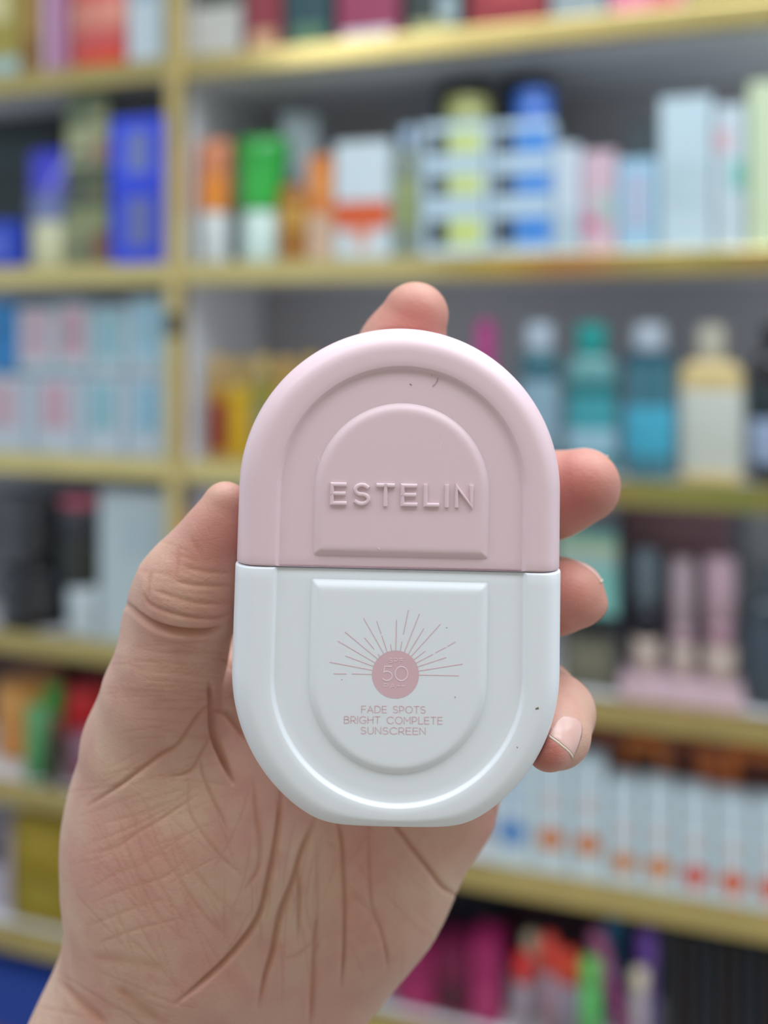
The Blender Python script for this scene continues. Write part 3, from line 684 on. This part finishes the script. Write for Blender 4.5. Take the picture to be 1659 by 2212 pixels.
# ---------------------------------------------------------------- the left hand
VOX = 0.4
gx0, gx1, gy0, gy1, gz0, gz1 = -94.0, 58.0, -186.0, 18.0, -12.0, 74.0
nx, ny, nz = int((gx1-gx0)/VOX), int((gy1-gy0)/VOX), int((gz1-gz0)/VOX)
AX = gx0+VOX*np.arange(nx, dtype=np.float32); AY = gy0+VOX*np.arange(ny, dtype=np.float32); AZ = gz0+VOX*np.arange(nz, dtype=np.float32)
def J(px, py, z, r):                   # picture point, depth, radius in picture pixels
    p = pxmm(px, py, z); return (p[0], p[1], p[2], r*(D0+z)/F)
def add(Fd, a, b, k=3.0, sz=1.0):
    m = max(a[3], b[3])+k+2.5
    lo = [min(a[i], b[i])-m for i in range(3)]; hi = [max(a[i], b[i])+m for i in range(3)]
    ix = slice(max(0, int((lo[0]-gx0)/VOX)), min(nx, int((hi[0]-gx0)/VOX)+1))
    iy = slice(max(0, int((lo[1]-gy0)/VOX)), min(ny, int((hi[1]-gy0)/VOX)+1))
    iz = slice(max(0, int((lo[2]-gz0)/VOX)), min(nz, int((hi[2]-gz0)/VOX)+1))
    X = AX[ix][:, None, None]; Y = AY[iy][None, :, None]; Z = AZ[iz][None, None, :]
    ax, ay, az = a[:3]; dx, dy, dz = b[0]-ax, b[1]-ay, (b[2]-az)
    L2 = dx*dx+dy*dy+dz*dz+1e-6
    t = np.clip(((X-ax)*dx+(Y-ay)*dy+(Z-az)*dz)/L2, 0, 1)
    d = np.sqrt((X-ax-t*dx)**2+(Y-ay-t*dy)**2+((Z-az-t*dz)/sz)**2)-(a[3]+(b[3]-a[3])*t)
    d = d*(0.5+0.5*min(1.0, sz))
    S = Fd[ix, iy, iz]
    h = np.maximum(k-np.abs(S-d), 0)/k
    Fd[ix, iy, iz] = np.minimum(S, d)-h*h*k*0.25
def chain(Fd, pts, k=3.0, sz=1.0):
    for a, b in zip(pts[:-1], pts[1:]): add(Fd, J(*a), J(*b), k, sz)
def newf(): return np.full((nx, ny, nz), 40.0, dtype=np.float32)
def smin(A, B, k):
    h = np.maximum(k-np.abs(A-B), 0)/k
    return np.minimum(A, B)-h*h*k*0.25
P = newf()
# palm, thenar and hypothenar eminences, wrist
chain(P, [(560, 1440, 44, 130), (560, 1700, 44, 190), (560, 1960, 44, 230)], 8, 0.62)
chain(P, [(760, 1520, 46, 130), (760, 1740, 46, 180), (640, 2020, 44, 215)], 8, 0.62)
chain(P, [(930, 1600, 46, 120), (890, 1690, 43, 172), (760, 1900, 40, 190), (600, 2110, 40, 178)], 8, 0.72)
chain(P, [(1000, 1560, 44, 110), (915, 1700, 42, 138)], 6, 0.75)
chain(P, [(336, 1600, 27, 136), (372, 1720, 30, 200), (405, 1850, 33, 250), (430, 1975, 36, 284)], 8, 0.72)
chain(P, [(440, 1640, 36, 110), (560, 1780, 40, 150)], 8, 0.8)
chain(P, [(420, 2180, 40, 272), (372, 2280, 38, 284), (120, 2760, 30, 300), (60, 2900, 30, 300)], 9, 0.66)
# thumb
T = newf()
chain(T, [(486, 1090, 14, 50), (464, 1155, 14, 65), (442, 1212, 15, 88), (412, 1272, 16, 113), (402, 1300, 17, 117)], 3, 0.85)
chain(T, [(384, 1385, 19, 108), (372, 1420, 20, 112), (348, 1500, 23, 120), (336, 1600, 27, 136)], 3, 0.9)
add(T, J(402, 1300, 17, 112), J(372, 1420, 20, 108), 1.2, 0.85)
add(T, J(345, 1290, 20, 58), J(330, 1340, 20, 60), 3, 0.9)
P = smin(P, T, 5.0); del T
# fold of flesh joining thumb web to the index base
chain(P, [(500, 1480, 34, 60), (520, 1620, 36, 90)], 4, 0.9)
fingers = [
 ([(600, 1450, 45, 100), (690, 1190, 40, 98), (800, 900, 31, 96), (868, 752, 27.5, 90), (897, 681, 26, 72)], 1.0),
 ([(740, 1450, 48, 98), (950, 1270, 46, 92), (1115, 1115, 34, 92), (1200, 1066, 27, 86), (1262, 1046, 23, 77)], 1.0),
 ([(850, 1540, 48, 94), (1020, 1410, 47, 86), (1140, 1310, 33, 82), (1190, 1286, 26, 78), (1228, 1282, 21, 70)], 1.0),
 ([(960, 1620, 46, 88), (1080, 1520, 42, 78), (1170, 1508, 27, 74), (1208, 1538, 18, 72), (1203, 1585, 11, 66), (1184, 1612, 6, 52)], 1.0),
]
for fi, (ch, _) in enumerate(fingers):
    A = newf(); chain(A, ch, 2.5, 1.0)
    if fi == 1: add(A, J(1215, 1095, 26, 52), J(1275, 1070, 23, 46), 2.5)
    if fi == 2: add(A, J(1215, 1262, 23, 45), J(1258, 1268, 22, 40), 2.5); add(A, J(1215, 1318, 23, 42), J(1262, 1316, 20, 32), 2.5); add(A, J(1255, 1300, 20, 40), J(1290, 1306, 20, 20), 2.5)
    P = smin(P, A, 3.5); del A
# press the flesh against the bottle: nothing of the hand inside it or in front of it
X = AX[:, None, None]-BO[0]; Y = AY[None, :, None]-BO[1]; Z = AZ[None, None, :]-BO[2]
Uu = X*BU[0]+Y*BU[1]+Z*BU[2]; Vv = X*BV[0]+Y*BV[1]+Z*BV[2]; Ww = X*BW[0]+Y*BW[1]+Z*BW[2]
dv = np.maximum(Vv-VT, 0)+np.minimum(Vv-VB, 0)
sd = np.sqrt(Uu*Uu+dv*dv)-(R_+0.18); sd = np.maximum(sd, VBASE-0.2-Vv)
sd = np.maximum(sd, Ww-(TK+0.15))
del Uu, Vv, Ww, dv
k_ = 0.9; B_ = -sd; hh_ = np.maximum(k_-np.abs(P-B_), 0)/k_
P = np.maximum(P, B_)+hh_*hh_*k_*0.25
del sd, B_, hh_
# --- surface nets
neg = P < 0
cnt = np.zeros((nx-1, ny-1, nz-1), dtype=np.int8)
for i in (0, 1):
    for j in (0, 1):
        for k in (0, 1): cnt += neg[i:nx-1+i, j:ny-1+j, k:nz-1+k]
cells = np.argwhere((cnt > 0) & (cnt < 8)); del cnt
idx = np.full((nx-1, ny-1, nz-1), -1, dtype=np.int32)
ci, cj, ck = cells.T
idx[ci, cj, ck] = np.arange(len(cells))
acc = np.zeros((len(cells), 3)); num = np.zeros(len(cells))
corner = {(i, j, k): P[ci+i, cj+j, ck+k] for i in (0, 1) for j in (0, 1) for k in (0, 1)}
for ax in range(3):
    for a in (0, 1):
        for b in (0, 1):
            c0 = [0, 0, 0]; o = [q for q in range(3) if q != ax]; c0[o[0]] = a; c0[o[1]] = b
            c1 = list(c0); c1[ax] = 1
            f0, f1 = corner[tuple(c0)], corner[tuple(c1)]
            msk = (f0 < 0) != (f1 < 0)
            t = np.where(msk, f0/np.where(msk, f0-f1, 1), 0)
            pt = np.zeros((len(cells), 3)); pt[:, 0] = c0[0]; pt[:, 1] = c0[1]; pt[:, 2] = c0[2]; pt[:, ax] = t
            acc += pt*msk[:, None]; num += msk
verts = (cells+acc/num[:, None])*VOX+np.array((gx0, gy0, gz0))
quads = []
for ax in range(3):
    sl0 = [slice(1, -1)]*3; sl1 = [slice(1, -1)]*3
    sl0[ax] = slice(0, -1); sl1[ax] = slice(1, None)
    a, b = neg[tuple(sl0)], neg[tuple(sl1)]
    e = np.argwhere(a != b)
    off = [1, 1, 1]; off[ax] = 0
    g = e+np.array(off)
    flip = a[tuple(e.T)]
    o = [(ax+1) % 3, (ax+2) % 3]
    d1 = np.zeros(3, int); d1[o[0]] = 1; d2 = np.zeros(3, int); d2[o[1]] = 1
    q = np.stack([idx[tuple((g-d1-d2).T)], idx[tuple((g-d2).T)], idx[tuple(g.T)], idx[tuple((g-d1).T)]], 1)
    q[~flip] = q[~flip][:, ::-1]
    quads.append(q)
quads = np.concatenate(quads); quads = quads[(quads >= 0).all(1)]
del P, neg, idx
def smooth(v, it, lam=0.5):
    e = np.concatenate([quads[:, [0, 1]], quads[:, [1, 2]], quads[:, [2, 3]], quads[:, [3, 0]]])
    deg = np.bincount(e[:, 0], minlength=len(v))+np.bincount(e[:, 1], minlength=len(v))
    for _ in range(it):
        s_ = np.stack([np.bincount(e[:, 0], v[e[:, 1], c], len(v))+np.bincount(e[:, 1], v[e[:, 0], c], len(v)) for c in range(3)], 1)
        v = v+lam*(s_/deg[:, None]-v)
    return v
verts = smooth(verts, 8)
def normals(v):
    n = np.cross(v[quads[:, 2]]-v[quads[:, 0]], v[quads[:, 3]]-v[quads[:, 1]])
    N = np.stack([sum(np.bincount(quads[:, q], n[:, c], len(v)) for q in range(4)) for c in range(3)], 1)
    return N/np.maximum(1e-9, np.linalg.norm(N, axis=1))[:, None]
NV = normals(verts)
qx = CX+verts[:, 0]*F/(D0+verts[:, 2]); qy = HY-verts[:, 1]*F/(D0+verts[:, 2])
facing = np.clip((-NV[:, 2]-0.0)/0.35, 0, 1)
def za(X, Y): return (180+X/3.687, 1020+Y/3.687)
def zb(X, Y): return (60+X/2.514, 1500+Y/2.514)
def zd(X, Y): return (500+X/2.37, 1600+Y/2.37)
# skin folds: (depth mm, half width px, points)
CR = [
 (1.5, 13, [za(330, 1040), za(450, 1150), za(560, 1220), za(700, 1265), za(850, 1282), za(1000, 1275), za(1110, 1230)]),
 (0.40, 9, [za(480, 960), za(530, 1050), za(700, 1120), za(900, 1160), za(1080, 1160), za(1180, 1110)]),
 (0.30, 9, [za(560, 940), za(700, 985), za(900, 1040), za(1180, 1050)]),
 (0.32, 9, [za(720, 860), za(900, 900), za(1190, 905)]), (0.26, 8, [za(780, 740), za(950, 790), za(1190, 800)]),
 (0.20, 9, [za(760, 600), za(750, 740), za(730, 860)]), (0.16, 8, [za(860, 520), za(900, 600), za(960, 680)]),
 (0.22, 9, [za(540, 780), za(520, 920), za(530, 1010)]),
 (0.10, 5, [za(430, 1400), za(700, 1440), za(1080, 1430)]), (0.12, 5, [za(380, 1485), za(600, 1520), za(1060, 1530)]),
 (0.10, 5, [za(400, 1560), za(600, 1590), za(1060, 1600)]), (0.14, 5, [za(430, 1640), za(640, 1660), za(1040, 1690)]),
 (0.12, 5, [za(480, 1700), za(900, 1705)]), (0.12, 6, [za(550, 1340), za(760, 1360), za(1060, 1340)]),
 (0.55, 10, [zb(1000, 40), zb(930, 110), zb(820, 270), zb(720, 330), zb(600, 420), zb(500, 495), zb(330, 605)]),
 (1.7, 12, [zb(985, -60), zb(1000, 30), zb(1005, 130), zb(1015, 230), zb(1060, 350), zb(1115, 480)]),
 (0.45, 9, [zb(1000, 220), zb(945, 320), zb(880, 420), zb(760, 450)]),
 (0.28, 7, [zb(930, 540), zb(840, 600), zb(720, 680), zb(600, 750), zb(480, 830), zb(320, 870)]),
 (0.32, 7, [zb(940, 330), zb(945, 420), zb(990, 540), zb(1060, 680), zb(1080, 740)]),
 (0.26, 7, [zb(870, 480), zb(870, 600), zb(900, 680), zb(980, 800), zb(1070, 900), zb(1200, 1010)]),
 (1.15, 12, [zb(1378, 480), zb(1370, 650), zb(1350, 800), zb(1310, 1000), zb(1250, 1220), zb(1100, 1420), zb(950, 1560), zb(800, 1680)]),
 (1.0, 12, [zb(1575, 640), zb(1490, 850), zb(1440, 1020), zb(1370, 1200), zb(1330, 1400), zb(1290, 1530), zb(1250, 1700)]),
 (0.40, 12, [zb(1225, 450), zb(1240, 650), zb(1260, 800), zb(1250, 950), zb(1180, 1060)]),
 (0.35, 9, [zb(1470, 970), zb(1480, 1100), zb(1475, 1250)]), (0.55, 11, [zb(1575, 1200), zb(1560, 1300), zb(1545, 1550), zb(1530, 1800)]),
 (0.16, 5, [zb(480, 620), zb(560, 900), zb(680, 1150), zb(850, 1350)]), (0.20, 6, [zb(640, 560), zb(700, 800), zb(820, 1000), zb(960, 1200), zb(1100, 1330)]),
 (0.16, 5, [zb(560, 560), zb(620, 850), zb(760, 1100), zb(900, 1300)]), (0.14, 5, [zb(760, 680), zb(830, 850), zb(960, 1030), zb(1150, 1210)]),
 (0.14, 5, [zb(400, 700), zb(600, 650), zb(800, 570)]), (0.18, 5, [zb(330, 810), zb(520, 740), zb(700, 650), zb(850, 560)]),
 (0.12, 5, [zb(430, 990), zb(600, 930), zb(800, 800), zb(960, 700)]), (0.14, 6, [zb(350, 1130), zb(520, 1060), zb(760, 980), zb(900, 850)]),
 (0.12, 6, [zb(320, 1260), zb(520, 1180), zb(760, 1100)]), (0.14, 7, [zb(360, 1360), zb(600, 1270), zb(860, 1210)]),
 (0.45, 20, [zb(180, 1560), zb(270, 1660), zb(350, 1730), zb(430, 1800)]), (0.3, 30, [zb(480, 1590), zb(600, 1690), zb(720, 1780)]),
 (0.16, 24, [zb(330, 1420), zb(560, 1450), zb(760, 1490)]),
 (0.7, 10, [zd(530, 380), zd(560, 520), zd(570, 650), zd(580, 850), zd(575, 1100), zd(560, 1260)]),
 (0.40, 8, [zd(700, 400), zd(705, 650), zd(720, 850), zd(760, 960), zd(790, 1080), zd(800, 1180)]),
 (0.75, 10, [zd(800, 400), zd(870, 480), zd(930, 560), zd(1010, 660), zd(1080, 750), zd(1165, 800)]),
 (0.5, 9, [zd(345, 600), zd(340, 700), zd(345, 800), zd(340, 1040)]), (0.25, 8, [zd(430, 500), zd(440, 800), zd(430, 1000)]),
 (0.55, 11, [zd(450, 1020), zd(420, 1120), zd(415, 1300), zd(400, 1460)]), (0.2, 7, [zd(590, 770), zd(700, 860), zd(740, 920)]),
 (0.25, 8, [zd(1330, 330), zd(1350, 360), zd(1365, 420)]), (0.2, 9, [zd(270, 1120), zd(350, 1090), zd(440, 1000)]),
 (0.5, 10, [(478, 1420), (500, 1440), (520, 1455)]), (0.6, 10, [(455, 1535), (490, 1545), (530, 1600)]),
]
rg = np.random.RandomState(5)
def fine(n, x0, x1, y0, y1, ang, spread, ln, dp, wd):
    for _ in range(n):
        x = rg.uniform(x0, x1); y = rg.uniform(y0, y1); a = math.radians(ang+rg.normal()*spread); L = ln*rg.uniform(0.5, 1.3); c = rg.normal()*0.12
        CR.append((dp*rg.uniform(0.5, 1.2), wd, [(x+L*(t-0.5)*math.cos(a)+c*L*t*(1-t), y-L*(t-0.5)*math.sin(a)+c*L*t*(1-t)) for t in (0, 0.33, 0.66, 1)]))
fine(26, 290, 460, 1390, 1600, -3, 5, 150, 0.09, 4)
fine(16, 320, 490, 1180, 1330, -12, 10, 110, 0.09, 4)
fine(26, 190, 450, 1620, 1900, 22, 8, 150, 0.10, 4)
fine(30, 220, 480, 1700, 2080, -62, 9, 190, 0.10, 4)
fine(18, 480, 700, 1780, 2150, -95, 12, 200, 0.10, 5)
fine(14, 700, 950, 1820, 2100, -70, 25, 110, 0.07, 4)
fine(10, 150, 420, 2080, 2200, -25, 10, 160, 0.10, 6)
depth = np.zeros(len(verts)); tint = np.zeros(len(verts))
for dp, wd, pts in CR:
    pts = np.array(pts, float)
    # resample smoothly (Catmull-Rom)
    if len(pts) > 2:
        Q = np.vstack([2*pts[0]-pts[1], pts, 2*pts[-1]-pts[-2]]); out = []
        for i in range(1, len(Q)-2):
            for t in np.linspace(0, 1, 5)[:-1]:
                out.append(0.5*((2*Q[i])+(-Q[i-1]+Q[i+1])*t+(2*Q[i-1]-5*Q[i]+4*Q[i+1]-Q[i+2])*t*t+(-Q[i-1]+3*Q[i]-3*Q[i+1]+Q[i+2])*t**3))
        out.append(pts[-1]); pts = np.array(out)
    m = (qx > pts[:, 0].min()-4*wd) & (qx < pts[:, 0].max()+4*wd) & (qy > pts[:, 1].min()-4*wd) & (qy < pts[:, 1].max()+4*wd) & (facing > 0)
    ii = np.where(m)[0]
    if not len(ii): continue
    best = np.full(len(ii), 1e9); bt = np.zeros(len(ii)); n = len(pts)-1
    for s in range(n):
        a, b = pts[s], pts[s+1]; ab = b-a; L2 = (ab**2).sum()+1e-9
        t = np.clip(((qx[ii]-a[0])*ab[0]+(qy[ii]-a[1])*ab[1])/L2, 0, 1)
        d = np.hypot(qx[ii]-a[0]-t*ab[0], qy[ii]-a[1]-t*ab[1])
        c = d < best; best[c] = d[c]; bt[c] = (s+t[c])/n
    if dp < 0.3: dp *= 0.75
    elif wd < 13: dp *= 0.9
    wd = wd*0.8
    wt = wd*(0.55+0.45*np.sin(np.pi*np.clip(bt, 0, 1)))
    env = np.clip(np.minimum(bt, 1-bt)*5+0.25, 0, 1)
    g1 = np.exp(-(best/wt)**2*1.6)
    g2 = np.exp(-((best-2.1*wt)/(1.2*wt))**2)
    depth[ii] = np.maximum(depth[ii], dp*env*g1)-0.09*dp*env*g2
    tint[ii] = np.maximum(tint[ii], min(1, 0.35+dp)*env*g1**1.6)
depth *= facing
verts = verts-NV*depth[:, None]
verts = smooth(verts, 1, 0.3)
# flush of blood at the finger ends
flush = np.zeros(len(verts))
for (px, py, r, a) in ((890, 690, 95, 0.9), (1240, 1060, 115, 1.0), (1130, 1120, 90, 0.8), (1240, 1290, 100, 0.9), (1180, 1625, 44, 1.25), (480, 1170, 95, 0.75), (470, 1300, 60, 0.35), (440, 1420, 60, 0.15), (620, 1700, 120, 0.12), (1060, 1740, 110, 0.28), (540, 1560, 70, 0.3)):
    flush = np.maximum(flush, a*np.exp(-(((qx-px)**2+(qy-py)**2)/r**2)**1.3))
# --- mesh, with the forearm carried on down from the cut
zcut = gy0+VOX*1.2
vw = np.stack([verts[:, 0]/1000, (D0+verts[:, 2])/1000, H+verts[:, 1]/1000], 1)
origin = Vector(mmw(pxmm(420, 2150, 40))); vw = vw-np.array(origin)
quads = quads[:, ::-1]
me = bpy.data.meshes.new('hand')
me.vertices.add(len(vw)); me.vertices.foreach_set('co', vw.astype(np.float32).ravel())
me.loops.add(len(quads)*4); me.loops.foreach_set('vertex_index', quads.astype(np.int32).ravel())
me.polygons.add(len(quads)); me.polygons.foreach_set('loop_start', np.arange(0, len(quads)*4, 4, dtype=np.int32)); me.polygons.foreach_set('loop_total', np.full(len(quads), 4, dtype=np.int32))
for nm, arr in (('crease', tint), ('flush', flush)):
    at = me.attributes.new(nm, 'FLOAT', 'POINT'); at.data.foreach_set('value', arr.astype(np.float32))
me.update(calc_edges=True); me.validate()
bm = bmesh.new(); bm.from_mesh(me)
lowe = [e for e in bm.edges if e.is_boundary and e.verts[0].co.z+origin.z-H < (gy0+6)/1000 and e.verts[1].co.z+origin.z-H < (gy0+6)/1000]
step = Vector((-0.020, -0.006, -0.034))
for i in range(6):
    r = bmesh.ops.extrude_edge_only(bm, edges=lowe)
    vs_ = [g for g in r['geom'] if isinstance(g, bmesh.types.BMVert)]
    cen = sum((v.co for v in vs_), Vector())/len(vs_)
    for v in vs_: v.co = cen+(v.co-cen)*1.035+step
    lowe = [g for g in r['geom'] if isinstance(g, bmesh.types.BMEdge)]
bmesh.ops.holes_fill(bm, edges=lowe)
bmesh.ops.recalc_face_normals(bm, faces=bm.faces)
bm.to_mesh(me); bm.free()
me.polygons.foreach_set('use_smooth', [True]*len(me.polygons))
hand = bpy.data.objects.new('hand', me); C.objects.link(hand); hand.location = origin
tag(hand, 'bare left hand and wrist gripping the pink and white sunscreen bottle', 'hand')

def skin_mat():
    m = bpy.data.materials.new('skin'); m.use_nodes = True; nt = m.node_tree; b = nt.nodes['Principled BSDF']; L = nt.links
    tc = nt.nodes.new('ShaderNodeTexCoord')
    def noise(scale, det=4, rough=0.55):
        n = nt.nodes.new('ShaderNodeTexNoise'); n.inputs['Scale'].default_value = scale; n.inputs['Detail'].default_value = det; n.inputs['Roughness'].default_value = rough
        L.new(tc.outputs['Object'], n.inputs['Vector']); return n
    def mix(fac, a, bcol, mode='MIX'):
        x = nt.nodes.new('ShaderNodeMix'); x.data_type = 'RGBA'; x.blend_type = mode
        if isinstance(fac, float): x.inputs['Factor'].default_value = fac
        else: L.new(fac, x.inputs['Factor'])
        if isinstance(a, tuple): x.inputs['A'].default_value = (*a, 1)
        else: L.new(a, x.inputs['A'])
        if isinstance(bcol, tuple): x.inputs['B'].default_value = (*bcol, 1)
        else: L.new(bcol, x.inputs['B'])
        return x.outputs['Result']
    def ramp(v, p0, p1, m1=1.0):
        r = nt.nodes.new('ShaderNodeMapRange'); r.inputs['From Min'].default_value = p0; r.inputs['From Max'].default_value = p1; r.inputs['To Max'].default_value = m1
        L.new(v, r.inputs['Value']); return r.outputs['Result']
    def attr(n):
        a = nt.nodes.new('ShaderNodeAttribute'); a.attribute_name = n; return a.outputs['Fac']
    base = mix(ramp(noise(45, 3).outputs['Fac'], 0.36, 0.66), srgb('d0ad97'), srgb('cc9a8b'))
    base = mix(ramp(noise(170, 4).outputs['Fac'], 0.48, 0.70, 0.4), base, srgb('c2877c'))
    base = mix(ramp(noise(30, 2).outputs['Fac'], 0.55, 0.75, 0.35), base, srgb('b89c90'))
    base = mix(ramp(attr('flush'), 0, 1, 0.8), base, srgb('bb675e'))
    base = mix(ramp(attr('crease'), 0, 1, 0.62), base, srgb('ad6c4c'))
    L.new(base, b.inputs['Base Color'])
    b.inputs['Roughness'].default_value = 0.5
    b.inputs['Subsurface Weight'].default_value = 0.25; b.inputs['Subsurface Scale'].default_value = 0.003
    b.inputs['Subsurface Radius'].default_value = (1.0, 0.4, 0.25)
    vo = nt.nodes.new('ShaderNodeTexVoronoi'); vo.feature = 'DISTANCE_TO_EDGE'; vo.inputs['Scale'].default_value = 900
    mp = nt.nodes.new('ShaderNodeMapping'); mp.inputs['Scale'].default_value = (0.5, 1, 1.4); mp.inputs['Rotation'].default_value = (0, 0.3, 0)
    L.new(tc.outputs['Object'], mp.inputs['Vector']); L.new(mp.outputs['Vector'], vo.inputs['Vector'])
    b1 = nt.nodes.new('ShaderNodeBump'); b1.inputs['Strength'].default_value = 0.16; b1.inputs['Distance'].default_value = 0.0002
    L.new(ramp(vo.outputs['Distance'], 0, 0.12), b1.inputs['Height'])
    b2 = nt.nodes.new('ShaderNodeBump'); b2.inputs['Strength'].default_value = 0.38; b2.inputs['Distance'].default_value = 0.0005
    L.new(noise(260, 6, 0.6).outputs['Fac'], b2.inputs['Height']); L.new(b1.outputs['Normal'], b2.inputs['Normal'])
    L.new(b2.outputs['Normal'], b.inputs['Normal'])
    return m
me.materials.append(skin_mat())
# --- nails
NAIL = plastic('nail', 'dcb0a6', 0.2, 0.25); NTIP = plastic('nail_edge', 'e6d0bc', 0.2, 0.3)
from mathutils.bvhtree import BVHTree
def nail(c, along, out, length, width, bend, label=None):
    """plate laid on the flesh: c centre in mm space, along = towards finger end, out = away from the finger"""
    al = np.array(along, float); al /= np.linalg.norm(al); ou = np.array(out, float); ou -= al*ou.dot(al); ou /= np.linalg.norm(ou)
    si = np.cross(al, ou); c = np.array(c, float)
    near = np.linalg.norm(verts-c, axis=1) < 16
    qs = quads[near[quads].all(1)]
    uq, inv = np.unique(qs, return_inverse=True)
    bvh = BVHTree.FromPolygons([tuple(v) for v in verts[uq]], [tuple(q) for q in inv.reshape(-1, 4)])
    N, M = 16, 14
    def outline(t, s_):
        hw = width/2*(1-0.30*max(0, -t)**3)
        tt = t*length/2+0.13*length*(1-s_*s_)*t*abs(t)
        return hw*s_, tt
    rows = []
    rad = width/2/math.sin(bend)
    for i in range(N+1):
        t = -1+2*i/N; row = []
        for j in range(M+1):
            s_ = -1+2*j/M; x, y = outline(t, s_)
            if i <= N-3:
                ang = x/(width/2)*bend
                p = c+al*y+si*rad*math.sin(ang)+ou*(rad*(math.cos(ang)-1)+1.0)
                q, nn, _, _ = bvh.find_nearest(Vector(p))
                d = ou*math.cos(ang)+si*math.sin(ang)
                row.append((np.array(q), d))
            else:
                q, d = rows[i-1][j]; row.append((q+al*0.2, d))
        rows.append(row)
    def plate(i0, i1, lift, th):
        V = []; Fc = []; n = i1-i0
        for side in (0, 1):
            for i in range(i0, i1+1):
                for j in range(M+1):
                    p, d = rows[i][j]; V.append(mmw(p+d*(lift if side == 0 else lift-th))-origin)
        K = (n+1)*(M+1)
        for i in range(n):
            for j in range(M):
                a = i*(M+1)+j; Fc.append((a, a+1, a+M+2, a+M+1)); Fc.append((K+a, K+a+M+1, K+a+M+2, K+a+1))
        for i in range(n):
            for j in (0, M):
                a = i*(M+1)+j; Fc.append((a, a+M+1, K+a+M+1, K+a))
        for j in range(M):
            for i in (0, n):
                a = i*(M+1)+j; Fc.append((a, a+1, K+a+1, K+a))
        return V, Fc
    o = None
    for nm, i0, i1, lift, th, mm in (('fingernail', 0, N-2, 0.12, 0.5, NAIL), ('nail_edge', N-2, N, 0.12, 0.5, NTIP)):
        V, Fc = plate(i0, i1, lift, th)
        bm = bmesh.new(); vs = [bm.verts.new(v) for v in V]
        for f in Fc: bm.faces.new([vs[i] for i in f])
        q = bmobj(nm, bm, mm, o or hand, True)
        if o is None:
            o = q
            if label: o['label'] = label
NAILS = [
 (pxmm(1284, 985, 28), (0.88, -0.05, -0.25), (0.12, 0.80, 0.62), 10.0, 9.5, 0.9, 'nail of the middle finger, seen edge on'),
 (pxmm(1258, 1240, 24), (0.72, -0.60, -0.25), (0.50, 0.72, 0.42), 8.5, 8.5, 0.9, 'nail of the ring finger, seen edge on'),
 (pxmm(1220, 1580, 5), (-0.55, -0.68, -0.45), (0.60, 0.15, -0.80), 7.0, 6.6, 0.85, 'nail of the little finger, facing the camera'),
 (pxmm(893, 690, 32), (0.30, 0.95, 0.05), (0.0, 0.05, 1.0), 10.0, 9.5, 0.9, 'nail of the index finger, on the far side'),
 (pxmm(462, 1135, 26), (0.4, 0.9, -0.1), (-0.12, 0.12, 0.97), 10.5, 9.5, 0.9, 'thumb nail, on the far side'),
]
for a in NAILS: nail(*a)
